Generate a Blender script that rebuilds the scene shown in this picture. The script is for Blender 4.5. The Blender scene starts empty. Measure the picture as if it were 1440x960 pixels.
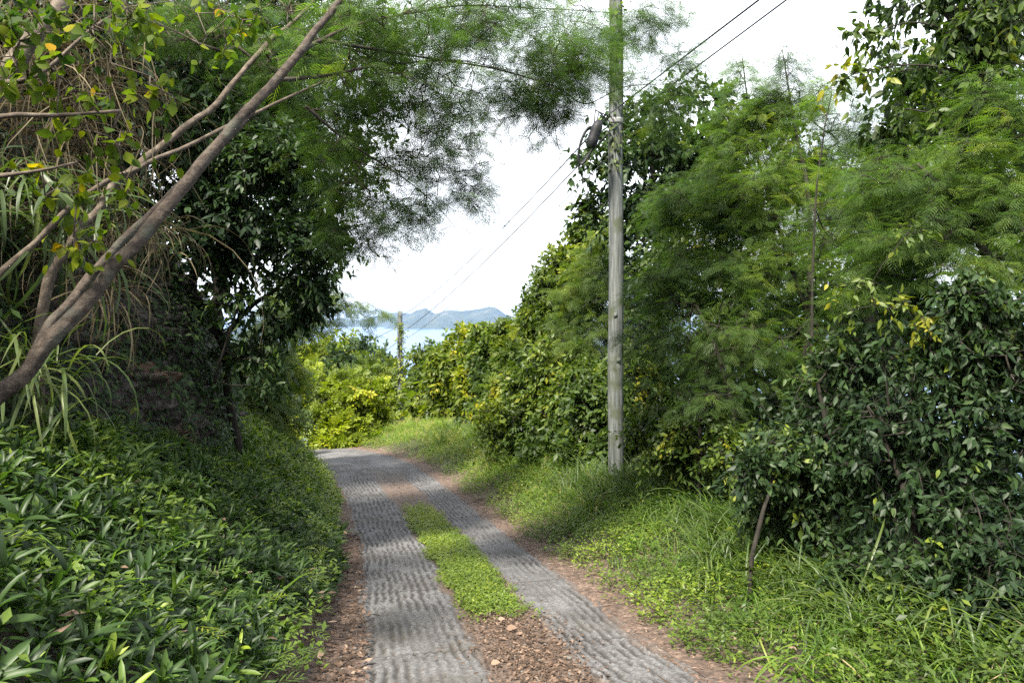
import bpy, math, random
import numpy as np
from mathutils import Vector, noise
R = math.radians
rng = np.random.default_rng(7)
random.seed(7)
S = bpy.context.scene
COL = S.collection
# ------------------------------------------------------------------ camera, sky, sun, exposure
HY, FPX = 447.0, 1040.0
cam = bpy.data.cameras.new("camera"); cam.lens = 26.0; cam.sensor_width = 36.0
cam.shift_y = -(480.0 - HY) / 1440.0
cam.clip_start = 0.05; cam.clip_end = 60000
camo = bpy.data.objects.new("camera", cam); COL.objects.link(camo)
camo.location = (0, 0, 0); camo.rotation_euler = (R(90), 0, 0)
S.camera = camo
SUN_EL, SUN_AZ = 54.0, 212.0        # azimuth clockwise from +Y (north)
W = bpy.data.worlds.new("World"); S.world = W; W.use_nodes = True
nt = W.node_tree; nt.nodes.clear()
out = nt.nodes.new('ShaderNodeOutputWorld'); bg = nt.nodes.new('ShaderNodeBackground')
sky = nt.nodes.new('ShaderNodeTexSky'); sky.sky_type = 'NISHITA'; sky.sun_disc = False
sky.sun_elevation = R(SUN_EL); sky.sun_rotation = R(SUN_AZ)
sky.dust_density = 4.0; sky.air_density = 1.0; sky.ozone_density = 1.0
# thin bright cloud cover: mixes the blue sky towards white
tc = nt.nodes.new('ShaderNodeTexCoord'); mp = nt.nodes.new('ShaderNodeMapping'); mp.inputs['Scale'].default_value = (1, 1, 3)
nz = nt.nodes.new('ShaderNodeTexNoise'); nz.inputs['Scale'].default_value = 2.2; nz.inputs['Detail'].default_value = 5
mr = nt.nodes.new('ShaderNodeMapRange'); mr.inputs['From Min'].default_value = 0.3; mr.inputs['From Max'].default_value = 0.65
mr.inputs['To Min'].default_value = 0.6; mr.inputs['To Max'].default_value = 0.97
mx = nt.nodes.new('ShaderNodeMix'); mx.data_type = 'RGBA'
mx.inputs['B'].default_value = (6.6, 6.8, 7.1, 1)
nt.links.new(tc.outputs['Generated'], mp.inputs['Vector']); nt.links.new(mp.outputs[0], nz.inputs['Vector'])
nt.links.new(nz.outputs['Fac'], mr.inputs['Value']); nt.links.new(mr.outputs[0], mx.inputs['Factor'])
nt.links.new(sky.outputs[0], mx.inputs['A']); nt.links.new(mx.outputs['Result'], bg.inputs['Color'])
bg.inputs['Strength'].default_value = 0.095
nt.links.new(bg.outputs[0], out.inputs['Surface'])
sl = bpy.data.lights.new("sun", 'SUN'); sl.energy = 3.8; sl.angle = R(8.0); sl.color = (1.0, 0.93, 0.80)
so = bpy.data.objects.new("sun", sl); COL.objects.link(so)
az, el = R(SUN_AZ), R(SUN_EL)
sdir = Vector((math.sin(az) * math.cos(el), math.cos(az) * math.cos(el), math.sin(el)))
so.rotation_euler = sdir.to_track_quat('Z', 'Y').to_euler(); so.location = (0, 0, 40)
vs = S.view_settings; vs.view_transform = 'Standard'; vs.look = 'None'; vs.gamma = 1; vs.exposure = 2.05
S.render.engine = 'CYCLES'
cy = S.cycles; cy.max_bounces = 6; cy.diffuse_bounces = 4; cy.glossy_bounces = 2; cy.transmission_bounces = 4
cy.transparent_max_bounces = 4; cy.volume_bounces = 0; cy.caustics_reflective = False; cy.caustics_refractive = False
cy.use_denoising = False; cy.sample_clamp_indirect = 2.5; cy.sample_clamp_direct = 12

# ------------------------------------------------------------------ helpers
def P(px, py, d):
    "a point that stands at distance d along the view, seen at photo pixel (px, py)"
    return np.array([(px - 720.0) / FPX * d, d, (HY - py) / FPX * d])

def tag(o, label=None, cat=None, group=None, kind=None):
    if label: o['label'] = label
    if cat: o['category'] = cat
    if group: o['group'] = group
    if kind: o['kind'] = kind
    return o

def empty(name, loc, label, cat, group=None):
    o = bpy.data.objects.new(name, None); COL.objects.link(o); o.location = tuple(float(v) for v in loc)
    o.empty_display_size = 0.2
    return tag(o, label, cat, group)

def mesh_obj(name, V, F, mat, parent=None, tint=None, smooth=False, colname='tint', origin=None):
    "V (n,3) array; F (m,k) array or list of such arrays"
    V = np.asarray(V, dtype=np.float32)
    if parent is not None: V = V - np.array(parent.location, dtype=np.float32)
    elif origin is not None: V = V - np.array(origin, dtype=np.float32)
    Fs = [np.asarray(f, dtype=np.int32) for f in (F if isinstance(F, list) and isinstance(F[0], np.ndarray) else [F]) if len(f)]
    me = bpy.data.meshes.new(name)
    me.vertices.add(len(V)); me.vertices.foreach_set('co', V.ravel())
    loops = np.concatenate([f.ravel() for f in Fs]); tot = np.concatenate([np.full(len(f), f.shape[1], dtype=np.int32) for f in Fs])
    st = np.concatenate([[0], np.cumsum(tot)[:-1]]).astype(np.int32)
    me.loops.add(len(loops)); me.loops.foreach_set('vertex_index', loops)
    me.polygons.add(len(tot)); me.polygons.foreach_set('loop_start', st)
    if smooth: me.polygons.foreach_set('use_smooth', np.ones(len(tot), dtype=bool))
    me.update(calc_edges=True)
    if tint is not None:
        a = me.attributes.new(colname, 'FLOAT', 'POINT'); a.data.foreach_set('value', np.asarray(tint, dtype=np.float32))
    me.materials.append(mat)
    o = bpy.data.objects.new(name, me); COL.objects.link(o)
    if parent is not None: o.parent = parent
    elif origin is not None: o.location = tuple(float(v) for v in origin)
    return o

def unit(v): return v / np.maximum(np.linalg.norm(v, axis=-1, keepdims=True), 1e-9)

def frames(d, up):
    "rotation matrices whose columns are (dir, side, normal)"
    d = unit(d); s = unit(np.cross(up, d)); n = np.cross(d, s)
    return np.stack([d, s, n], axis=-1)

def expand(tV, tF, T, Rm, sc, tint):
    "copies a template into N places; returns V, F, tint"
    N = len(T); nv = len(tV)
    sc = np.asarray(sc); sc = sc[:, None, None] if sc.ndim == 1 else sc[:, None, :]
    V = np.einsum('nij,nvj->nvi', Rm, tV[None] * sc) + T[:, None, :]
    F = (tF[None] + (np.arange(N) * nv)[:, None, None]).reshape(-1, tF.shape[1])
    return V.reshape(-1, 3), F, np.repeat(tint, nv)

class Bag:
    def __init__(s): s.V = []; s.F = {}; s.T = []; s.n = 0
    def add(s, V, F, t=None):
        V = np.asarray(V); F = np.asarray(F)
        s.V.append(V); s.F.setdefault(F.shape[1], []).append(F + s.n); s.n += len(V)
        s.T.append(np.zeros(len(V)) if t is None else t)
    def build(s, name, mat, parent=None, smooth=False, origin=None):
        return mesh_obj(name, np.concatenate(s.V), [np.concatenate(f) for f in s.F.values()], mat, parent, np.concatenate(s.T), smooth, origin=origin)

def tube(path, rad, sides=6, t=0.0, cap=True, wob=0.0):
    path = np.asarray(path, float); rad = np.asarray(rad, float)
    n = len(path); tg = np.gradient(path, axis=0); tg = unit(tg)
    ref = np.array([0.31, 0.22, 0.92]) if abs(tg[0][2]) < 0.85 else np.array([0.95, 0.2, 0.1])
    s = unit(ref[None] - (tg @ ref)[:, None] * tg); b = np.cross(tg, s)
    a = np.linspace(0, 2 * math.pi, sides, endpoint=False)
    r = rad[:, None] * (1 + wob * rng.normal(size=(n, sides)))
    V = path[:, None, :] + r[..., None] * (np.cos(a)[None, :, None] * s[:, None, :] + np.sin(a)[None, :, None] * b[:, None, :])
    i = np.arange(n - 1)[:, None] * sides; j = np.arange(sides)[None]; k = (j + 1) % sides
    F = np.stack([i + j, i + k, i + sides + k, i + sides + j], -1).reshape(-1, 4)
    V = V.reshape(-1, 3)
    if cap:
        V = np.vstack([V, path[0], path[-1]]); c0 = n * sides; c1 = c0 + 1
        jj = np.arange(sides); kk = (jj + 1) % sides
        F = np.vstack([F, np.stack([np.full(sides, c0), kk, jj, jj], -1)[:, [0, 1, 2, 2]][:0]])
        tri0 = np.stack([np.full(sides, c0), kk, jj], -1); tri1 = np.stack([np.full(sides, c1), (n - 1) * sides + jj, (n - 1) * sides + kk], -1)
        return V, F, np.vstack([tri0, tri1])
    return V, F, np.zeros((0, 3), int)

def add_tube(bag, path, rad, sides=6, t=0.0, wob=0.0):
    V, F, T3 = tube(path, rad, sides, wob=wob)
    n0 = bag.n; bag.add(V, F, np.full(len(V), t))
    if len(T3): bag.F.setdefault(3, []).append(T3 + n0)

def spline(pts, n):
    "Catmull-Rom through control points (any number of columns)"
    p = np.asarray(pts, float); p = np.vstack([2 * p[0] - p[1], p, 2 * p[-1] - p[-2]])
    m = len(p) - 3; u = np.linspace(0, m - 1e-6, n); i = u.astype(int); f = (u - i)[:, None]
    a, b, c, d = p[i], p[i + 1], p[i + 2], p[i + 3]
    return 0.5 * (2 * b + (c - a) * f + (2 * a - 5 * b + 4 * c - d) * f ** 2 + (3 * b - a - 3 * c + d) * f ** 3)

# value noise on arrays (vectorised, smooth)
def _h(ix, iy, iz, s):
    n = (ix * 374761393 + iy * 668265263 + iz * 2147483647 + s * 1274126177) & 0xffffffff
    n = ((n ^ (n >> 13)) * 1274126177) & 0xffffffff
    return ((n ^ (n >> 16)) & 0xffff) / 65535.0
def vnoise(x, y, z=None, s=0):
    x = np.asarray(x, float); y = np.asarray(y, float); z = np.zeros_like(x) if z is None else np.asarray(z, float)
    ix = np.floor(x).astype(np.int64); iy = np.floor(y).astype(np.int64); iz = np.floor(z).astype(np.int64)
    fx, fy, fz = x - ix, y - iy, z - iz
    fx, fy, fz = [f * f * (3 - 2 * f) for f in (fx, fy, fz)]
    r = 0
    for dx in (0, 1):
        for dy in (0, 1):
            for dz in (0, 1):
                w = (fx if dx else 1 - fx) * (fy if dy else 1 - fy) * (fz if dz else 1 - fz)
                r = r + w * _h(ix + dx, iy + dy, iz + dz, s)
    return r
def fbm(x, y, z=None, s=0, o=4):
    r = 0; a = 0.5; k = 1.0
    for i in range(o):
        r = r + a * vnoise(np.asarray(x) * k, np.asarray(y) * k, None if z is None else np.asarray(z) * k, s + i); a *= .5; k *= 2.03
    return r

# ------------------------------------------------------------------ materials
def mat_new(name):
    m = bpy.data.materials.new(name); m.use_nodes = True; n = m.node_tree; n.nodes.clear()
    o = n.nodes.new('ShaderNodeOutputMaterial'); return m, n, o
def ramp(n, stops, inp=None):
    r = n.nodes.new('ShaderNodeValToRGB'); e = r.color_ramp.elements
    while len(e) < len(stops): e.new(0.5)
    for el_, (p, c) in zip(e, stops): el_.position = p; el_.color = (*c, 1)
    if inp is not None: n.links.new(inp, r.inputs[0])
    return r
def leaf_mat(name, stops, rough=0.42, spec=0.45, trans=0.35, tcol=(1.5, 1.7, 0.7)):
    m, n, o = mat_new(name)
    at = n.nodes.new('ShaderNodeAttribute'); at.attribute_name = 'tint'
    r = ramp(n, stops, at.outputs['Fac'])
    p = n.nodes.new('ShaderNodeBsdfPrincipled'); p.inputs['Roughness'].default_value = rough; p.inputs['Specular IOR Level'].default_value = spec
    n.links.new(r.outputs[0], p.inputs['Base Color'])
    mul = n.nodes.new('ShaderNodeMix'); mul.data_type = 'RGBA'; mul.blend_type = 'MULTIPLY'; mul.inputs['Factor'].default_value = 1
    mul.inputs['B'].default_value = (*tcol, 1); n.links.new(r.outputs[0], mul.inputs['A'])
    t = n.nodes.new('ShaderNodeBsdfTranslucent'); n.links.new(mul.outputs['Result'], t.inputs['Color'])
    mxs = n.nodes.new('ShaderNodeMixShader'); mxs.inputs[0].default_value = trans
    n.links.new(p.outputs[0], mxs.inputs[1]); n.links.new(t.outputs[0], mxs.inputs[2]); n.links.new(mxs.outputs[0], o.inputs['Surface'])
    return m
def noise_mat(name, stops, scale=8, detail=6, rough=0.9, bump=0.4, bdist=0.02, stretch=(1, 1, 1), spec=0.3, dist=0.0, second=None):
    m, n, o = mat_new(name)
    tcn = n.nodes.new('ShaderNodeTexCoord'); mpn = n.nodes.new('ShaderNodeMapping'); mpn.inputs['Scale'].default_value = stretch
    n.links.new(tcn.outputs['Object'], mpn.inputs['Vector'])
    nzn = n.nodes.new('ShaderNodeTexNoise'); nzn.inputs['Scale'].default_value = scale; nzn.inputs['Detail'].default_value = detail
    nzn.inputs['Roughness'].default_value = 0.65; nzn.inputs['Distortion'].default_value = dist
    n.links.new(mpn.outputs[0], nzn.inputs['Vector'])
    r = ramp(n, stops, nzn.outputs['Fac'])
    p = n.nodes.new('ShaderNodeBsdfPrincipled'); p.inputs['Roughness'].default_value = rough; p.inputs['Specular IOR Level'].default_value = spec
    csock = r.outputs[0]
    if second:
        n2 = n.nodes.new('ShaderNodeTexNoise'); n2.inputs['Scale'].default_value = second[0]; n2.inputs['Detail'].default_value = 4
        n.links.new(tcn.outputs['Object'], n2.inputs['Vector'])
        r2 = ramp(n, [(second[1], (0, 0, 0)), (second[2], (1, 1, 1))], n2.outputs['Fac'])
        mm = n.nodes.new('ShaderNodeMix'); mm.data_type = 'RGBA'; n.links.new(r2.outputs[0], mm.inputs['Factor'])
        n.links.new(csock, mm.inputs['A']); mm.inputs['B'].default_value = (*second[3], 1); csock = mm.outputs['Result']
    n.links.new(csock, p.inputs['Base Color'])
    if bump:
        b = n.nodes.new('ShaderNodeBump'); b.inputs['Strength'].default_value = bump; b.inputs['Distance'].default_value = bdist
        n.links.new(nzn.outputs['Fac'], b.inputs['Height']); n.links.new(b.outputs[0], p.inputs['Normal'])
    n.links.new(p.outputs[0], o.inputs['Surface'])
    return m

G = {}
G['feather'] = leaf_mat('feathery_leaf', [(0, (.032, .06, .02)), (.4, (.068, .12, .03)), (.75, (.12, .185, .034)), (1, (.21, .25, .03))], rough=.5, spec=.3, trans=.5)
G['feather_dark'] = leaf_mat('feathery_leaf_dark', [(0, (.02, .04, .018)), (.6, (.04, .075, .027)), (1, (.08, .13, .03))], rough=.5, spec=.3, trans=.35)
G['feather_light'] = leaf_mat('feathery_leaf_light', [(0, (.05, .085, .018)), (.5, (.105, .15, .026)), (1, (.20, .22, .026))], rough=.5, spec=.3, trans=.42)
G['dark'] = leaf_mat('glossy_dark_leaf', [(0, (.013, .028, .012)), (.5, (.026, .052, .016)), (.85, (.05, .085, .018)), (1, (.13, .17, .02))], rough=.5, spec=.25, trans=.25)
G['mid'] = leaf_mat('bushy_leaf', [(0, (.025, .048, .011)), (.4, (.058, .095, .015)), (.75, (.115, .155, .018)), (1, (.23, .22, .02))], rough=.48, spec=.3, trans=.35)
G['lime'] = leaf_mat('lime_leaf', [(0, (.045, .075, .01)), (.4, (.11, .145, .013)), (.75, (.20, .22, .014)), (1, (.33, .27, .018))], rough=.5, spec=.3, trans=.4)
G['yellow'] = leaf_mat('yellow_green_leaf', [(0, (.08, .11, .01)), (.35, (.15, .195, .012)), (.75, (.25, .28, .014)), (1, (.36, .31, .018))], rough=.5, spec=.3, trans=.4)
G['vineleaf'] = leaf_mat('vine_leaf', [(0, (.025, .055, .01)), (.4, (.085, .125, .010)), (.8, (.17, .19, .008)), (1, (.34, .20, .01))], rough=.6, spec=.12, trans=.45)
G['rosette'] = leaf_mat('rosette_leaf', [(0, (.013, .028, .009)), (.4, (.036, .075, .014)), (.75, (.088, .15, .02)), (1, (.20, .26, .022))], rough=.48, spec=.36, trans=.36)
G['creeper'] = leaf_mat('creeper_leaf', [(0, (.04, .072, .012)), (.5, (.105, .16, .018)), (1, (.22, .265, .026))], rough=.45, spec=.35, trans=.35)
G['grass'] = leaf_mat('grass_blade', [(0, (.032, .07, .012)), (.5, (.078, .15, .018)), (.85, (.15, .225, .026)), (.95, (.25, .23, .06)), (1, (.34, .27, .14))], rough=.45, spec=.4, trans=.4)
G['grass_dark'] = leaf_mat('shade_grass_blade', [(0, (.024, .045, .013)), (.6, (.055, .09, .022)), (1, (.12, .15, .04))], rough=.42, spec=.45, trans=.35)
G['dry'] = leaf_mat('dry_grass_blade', [(0, (.035, .03, .017)), (.5, (.10, .082, .045)), (1, (.27, .22, .13))], rough=.7, spec=.25, trans=.3, tcol=(1, .95, .85))
G['litter'] = leaf_mat('dead_leaf', [(0, (.028, .019, .013)), (.45, (.085, .055, .038)), (.8, (.18, .122, .088)), (1, (.32, .24, .18))], rough=.75, spec=.25, trans=.1, tcol=(1, .9, .8))
G['bark'] = noise_mat('grey_brown_bark', [(.3, (.018, .014, .011)), (.5, (.055, .042, .033)), (.72, (.115, .092, .073))], scale=16, detail=9, stretch=(1, 1, 1), bump=1.0, bdist=.03, second=(5.0, .55, .68, (.07, .07, .055)))
G['bark_pale'] = noise_mat('pale_bark', [(.3, (.035, .027, .02)), (.52, (.095, .075, .057)), (.75, (.19, .16, .125))], scale=14, detail=9, bump=.9, bdist=.015)
G['bark_dark'] = noise_mat('dark_bark', [(.3, (.010, .009, .007)), (.7, (.035, .03, .024))], scale=12, bump=.6, bdist=.008)

# ------------------------------------------------------------------ leaf templates  (x along, y across, z normal)
def t_leaf(w=0.42, fold=0.12, curl=0.12, segs=4):
    xs = np.linspace(0, 1, segs + 1); V = []; 
    for x in xs:
        h = w * 0.5 * (math.sin(math.pi * min(1, x ** 0.72)) if 0 < x < 1 else 0.02)
        z = -curl * x * x
        V += [(x, -h, z + fold * h * 2), (x, 0, z), (x, h, z + fold * h * 2)]
    F = []
    for i in range(segs):
        a = i * 3; F += [(a, a + 1, a + 4, a + 3), (a + 1, a + 2, a + 5, a + 4)]
    return np.array(V, float), np.array(F)
def t_lance(w=0.16, curl=0.45, segs=5):
    V = []
    for i in range(segs + 1):
        x = i / segs; h = w * .5 * (0.45 + 0.55 * math.sin(math.pi * min(1, x * .8 + .12))) * (1 if x < .98 else .05)
        ang = curl * x * 1.6; px = math.sin(ang) / (curl * 1.6) if curl else x; pz = -(1 - math.cos(ang)) / (curl * 1.6) if curl else 0
        V += [(px, -h, pz + h * .5), (px, 0, pz), (px, h, pz + h * .5)]
    F = []
    for i in range(segs):
        a = i * 3; F += [(a, a + 1, a + 4, a + 3), (a + 1, a + 2, a + 5, a + 4)]
    return np.array(V, float), np.array(F)
def t_frond(pairs=6, leaflets=8, droop=0.3, lf=0.058, lw=.036):
    "bipinnate leaf: paired side ribs, each with two rows of small leaflets (triangle fans as kites)"
    V = []; F = []
    def quad(a, b, c, d): 
        k = len(V); V.extend([a, b, c, d]); F.append((k, k + 1, k + 2, k + 3))
    def rib(t): return np.array([t, 0, -droop * t * t])
    quad(rib(0) + [0, -.006, 0], rib(0) + [0, .006, 0], rib(1) + [0, .003, 0], rib(1) + [0, -.003, 0])
    for i in range(pairs):
        t = .22 + .78 * i / (pairs - 1); L = .36 * math.sin(math.pi * (.2 + .68 * t)) + .08
        for sg in (-1, 1):
            d = unit(np.array([.6 + .4 * t, sg * .72, -.18])); o0 = rib(t)
            for j in range(leaflets):
                u = (j + .6) / leaflets; c = o0 + d * L * u + np.array([0, 0, -.12 * u * u * L])
                side = np.cross(d, [0, 0, 1]); side = side / np.linalg.norm(side)
                for q in (-1, 1):
                    ld = unit(side * q + d * .55 + np.array([0, 0, -.12 * q]))
                    l_ = lf * (1 - .4 * abs(u - .45)); wv = d * lw * .5
                    quad(c - wv * .3, c + ld * l_ * .5 - wv * .55, c + ld * l_, c + ld * l_ * .5 + wv * .55)
    return np.array(V, float), np.array(F)
def t_frond_lo(pairs=7, droop=.3, hw=.026, notch=False):
    "the same leaf with each side rib as one narrow blade"
    V = []; F = []
    V += [(0, -.006, 0), (0, .006, 0), (1, .003, -droop), (1, -.003, -droop)]; F.append((0, 1, 2, 3))
    for i in range(pairs):
        t = .16 + .84 * i / (pairs - 1); L = .48 * math.sin(math.pi * (.22 + .6 * t)) + .06
        for sg in (-1, 1):
            d = unit(np.array([.62 + .5 * t, sg * .72, -.2])); o0 = np.array([t, 0, -droop * t * t]); s = unit(np.array([-d[1], d[0], .25 * sg])) * hw
            k = len(V); m1 = o0 + d * L * .3 + [0, 0, .012]; m2 = o0 + d * L * .75
            V += [o0, m1 + s, m2 + s * .9, o0 + d * L + [0, 0, -.06], m2 - s * .9, m1 - s]
            F += [(k, k + 1, k + 5, k), (k + 1, k + 2, k + 4, k + 5), (k + 2, k + 3, k + 4, k + 2)]
    # triangles are kept as narrow quads by splitting the tip and root
    V2 = list(V); F2 = []
    for f in F:
        if f[0] == f[3]:
            a, b_, c_ = [np.array(V2[q]) for q in f[:3]]; k = len(V2); V2.append((a + c_) / 2); F2.append((f[0], f[1], f[2], k))
        else: F2.append(f)
    return np.array(V2, float), np.array(F2)
def t_trifol(w=.5):
    "a sprig: a short stalk carrying five leaflets"
    lv, lf_ = t_leaf(w, .1, .15, 2); V = []; F = []; n = 0
    for i, (x, a, s) in enumerate([(.1, 62, .5), (.15, -58, .5), (.42, 50, .55), (.46, -52, .52), (.6, 4, .6)]):
        ca, sa = math.cos(R(a)), math.sin(R(a)); Rm = np.array([[ca, -sa, 0], [sa, ca, 0], [0, 0, 1]])
        v = (lv * s) @ Rm.T + np.array([x * .8, 0, -.08 * x]); V.append(v); F.append(lf_ + n); n += len(v)
    return np.concatenate(V), np.concatenate(F)
TPL = dict(leaf=t_leaf(), leaf_wide=t_leaf(.7, .08, .15), leaf2=t_leaf(.5, .1, .1, 2), lance=t_lance(), frond=t_frond_lo(6, .35, .0135), frond_mid=t_frond_lo(5, .35, .024), frond_fine=t_frond(),
           frond_lo=t_frond_lo(), sprig=t_trifol(), sprig_wide=t_trifol(.72), blade=t_lance(.035, .7, 5))

# ------------------------------------------------------------------ the road line and the ground
_cl = np.array([(2.3, -14, .9), (1.6, -6, -.55), (.95, 0, -1.62), (.5, 3, -2.16), (.08, 5.3, -2.6), (-.35, 7.5, -2.94), (-1.38, 12.1, -3.52), (-2.45, 16, -3.83), (-4.15, 20.8, -4.13),
                (-6.6, 25, -4.55), (-10.2, 29.5, -5.3), (-15.5, 33, -6.4), (-24, 36, -8.2), (-36, 37, -11)])
CL = spline(_cl, 900)
_seg = np.linalg.norm(np.diff(CL[:, :2], axis=0), axis=1); CLS = np.concatenate([[0], np.cumsum(_seg)])
_t = unit(np.gradient(CL[:, :2], axis=0)); CLN = np.stack([_t[:, 1], -_t[:, 0]], -1)    # points right
def road_at(x, y):
    x = np.atleast_1d(np.asarray(x, float)); y = np.atleast_1d(np.asarray(y, float)); sh = x.shape
    x = x.ravel(); y = y.ravel(); s = np.empty(len(x)); z = np.empty(len(x)); k = np.empty(len(x), int)
    for a in range(0, len(x), 20000):
        b = slice(a, a + 20000)
        d2 = (x[b, None] - CL[None, ::2, 0]) ** 2 + (y[b, None] - CL[None, ::2, 1]) ** 2
        i = d2.argmin(1) * 2; k[b] = i
        s[b] = (x[b] - CL[i, 0]) * CLN[i, 0] + (y[b] - CL[i, 1]) * CLN[i, 1]; z[b] = CL[i, 2]
        dist = np.sqrt(d2.min(1)); s[b] = np.sign(s[b]) * np.maximum(np.abs(s[b]), dist * .999)
    return s.reshape(sh), z.reshape(sh), k.reshape(sh)
HW = 1.22
def ground(x, y):
    x = np.asarray(x, float); y = np.asarray(y, float)
    s, zr, k = road_at(x, y); s = s.reshape(x.shape); zr = zr.reshape(x.shape)
    tl = np.maximum(-s - HW - .28, 0); tr = np.maximum(s - HW - .35, 0)
    # uphill side: planted bank, then a steep hillside
    steep = np.clip((22 - y) / 10, .25, 1)
    bank = .80 * np.minimum(tl, 1.75) + .15 * np.clip(tl - 1.75, 0, 1) + steep * 1.9 * np.clip(tl - 2.75, 0, 3.0) + .45 * np.maximum(tl - 4.75, 0) * steep
    # downhill side: low verge, level shelf, then the slope falls away
    near = np.clip((y - 9) / 8, 0, 1)
    nr = np.clip((y - 6.5) / 4.5, 0, 1); verge = (.13 + .21 * nr) * np.minimum(tr, 1.7) - (.03 + .16 * (1 - nr)) * np.clip(tr - 1.7, 0, 2.0) - .55 * np.maximum(tr - 3.8, 0)
    h = np.where(s < 0, bank, verge) + zr
    # beyond the bend the whole hillside runs down to the sea
    fall = np.maximum(y - 27 + np.clip(x + 5, -30, 0) * .25, 0)
    h = h - .22 * np.minimum(fall, 20) - .34 * np.maximum(fall - 20, 0)
    h = np.maximum(h, -106)
    n = (fbm(x * .9, y * .9, s=3) - .5) * .35 * np.clip((np.abs(s) - HW - .2) / .8, 0, 1)
    big = (fbm(x * .05, y * .05, s=9) - .5) * 8 * np.clip((np.hypot(x, y) - 35) / 80, 0, 1)
    return h + n + big - .05 * (np.abs(s) < HW - .12) + .032 * (np.abs(s) >= HW - .12) * np.clip((HW + .5 - np.abs(s)) / .3, 0, 1)
def gz(x, y): return float(ground(np.array([x]), np.array([y]))[0])

def axis(a, b, step, ext, g=1.18):
    c = list(np.arange(a, b + step * .5, step)); st = step
    lo = []; v = a
    while v > -ext: st *= g; v -= st; lo.append(v)
    hi = []; v = c[-1]; st = step
    while v < ext: st *= g; v += st; hi.append(v)
    return np.array(lo[::-1] + c + hi)
gx = axis(-9, 9, .09, 700); gy = axis(0, 30, .11, 900)
X, Y = np.meshgrid(gx, gy); Z = ground(X, Y)
gi, gj = np.meshgrid(np.arange(len(gy) - 1), np.arange(len(gx) - 1), indexing='ij'); a0 = gi * len(gx) + gj
GF = np.stack([a0, a0 + 1, a0 + 1 + len(gx), a0 + len(gx)], -1).reshape(-1, 4)
gs, _, _ = road_at(X, Y)
tintg = np.clip((np.abs(gs) - 1.5) / .6, 0, 1)
m, n, o = mat_new('soil')
tcn = n.nodes.new('ShaderNodeTexCoord')
n1 = n.nodes.new('ShaderNodeTexNoise'); n1.inputs['Scale'].default_value = 14; n1.inputs['Detail'].default_value = 8; n1.inputs['Roughness'].default_value = .75
n2 = n.nodes.new('ShaderNodeTexNoise'); n2.inputs['Scale'].default_value = .9; n2.inputs['Detail'].default_value = 4
n.links.new(tcn.outputs['Object'], n1.inputs['Vector']); n.links.new(tcn.outputs['Object'], n2.inputs['Vector'])
ra = ramp(n, [(.35, (.025, .017, .012)), (.52, (.10, .066, .05)), (.68, (.25, .175, .135))], n1.outputs['Fac'])
rb = ramp(n, [(.35, (.010, .010, .006)), (.52, (.035, .028, .017)), (.7, (.07, .055, .035))], n1.outputs['Fac'])
at = n.nodes.new('ShaderNodeAttribute'); at.attribute_name = 'tint'
mm = n.nodes.new('ShaderNodeMix'); mm.data_type = 'RGBA'; n.links.new(at.outputs['Fac'], mm.inputs['Factor']); n.links.new(ra.outputs[0], mm.inputs['A']); n.links.new(rb.outputs[0], mm.inputs['B'])
p = n.nodes.new('ShaderNodeBsdfPrincipled'); p.inputs['Roughness'].default_value = .95; n.links.new(mm.outputs['Result'], p.inputs['Base Color'])
bp = n.nodes.new('ShaderNodeBump'); bp.inputs['Strength'].default_value = .9; bp.inputs['Distance'].default_value = .03; n.links.new(n1.outputs['Fac'], bp.inputs['Height']); n.links.new(bp.outputs[0], p.inputs['Normal'])
n.links.new(p.outputs[0], o.inputs['Surface']); G['soil'] = m
tag(mesh_obj('ground', np.stack([X, Y, Z], -1).reshape(-1, 3), GF, G['soil'], tint=tintg.ravel(), smooth=True), 'brown soil hillside under the plants beside the road', kind='structure')

# ------------------------------------------------------------------ the concrete road: combed wavy grooves as real relief
L0, L1 = 3.2 , 46.0
vv = np.concatenate([np.arange(L0 + 6, 24 + 9, .022), np.arange(33, L1 + 9, .12)]); uu = np.arange(-HW, HW + .001, .0135)
cx = np.interp(vv, CLS, CL[:, 0]); cyy = np.interp(vv, CLS, CL[:, 1]); cz = np.interp(vv, CLS, CL[:, 2])
nx = np.interp(vv, CLS, CLN[:, 0]); ny = np.interp(vv, CLS, CLN[:, 1])
U, VV = np.meshgrid(uu, vv)
edge = HW + .10 * (fbm(VV * 1.1, np.zeros_like(VV), s=21) - .5) * 2
Ue = U / HW * edge
wav = .012 * np.sin(VV * 24 + 9 * fbm(U * 2.5, VV * 1.7, s=31)) * .6 + .16 * (fbm(U * .8, VV * .6, s=33) - .5) + .035 * (fbm(U * 5, VV * 4, s=36) - .5)
ph = (U + wav) / .082
gro = (.5 + .5 * np.cos(2 * np.pi * ph)) ** 1.6            # 1 in groove
brk = np.clip((fbm(U * 11, VV * 5, s=41) - .27) * 5, 0, 1) * np.clip((fbm(U * 1.6, VV * .8, s=44) - .22) * 4, .25, 1)
gro = gro * brk * (.7 + .6 * (fbm(U * 30, VV * 12, s=43) - .2))
ctr = (np.abs(U - .13) < .5)
strip = np.clip((.40 + .10 * (fbm(VV * 1.6, U * 0, s=47) - .5) * 2 - np.abs(U - .13)) / .09, 0, 1)
vend = np.interp(19.5, CL[:, 1], CLS); strip = strip * np.clip((vend - VV) / 3.0, 0, 1)
soil_m = np.clip(strip * 1.15 + .9 * (fbm(U * 3, VV * 2, s=51) - .5) * (strip > .02), 0, 1)
dirt = np.clip((np.abs(Ue) - (HW - .16) + .3 * (fbm(U * 3, VV * 1.5, s=53) - .5)) / .12, 0, 1)
fine = (fbm(U * 45, VV * 45, s=55, o=3) - .5) + .8 * (fbm(U * 18, VV * 18, s=56, o=2) - .5)
joints = np.zeros_like(VV)
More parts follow.
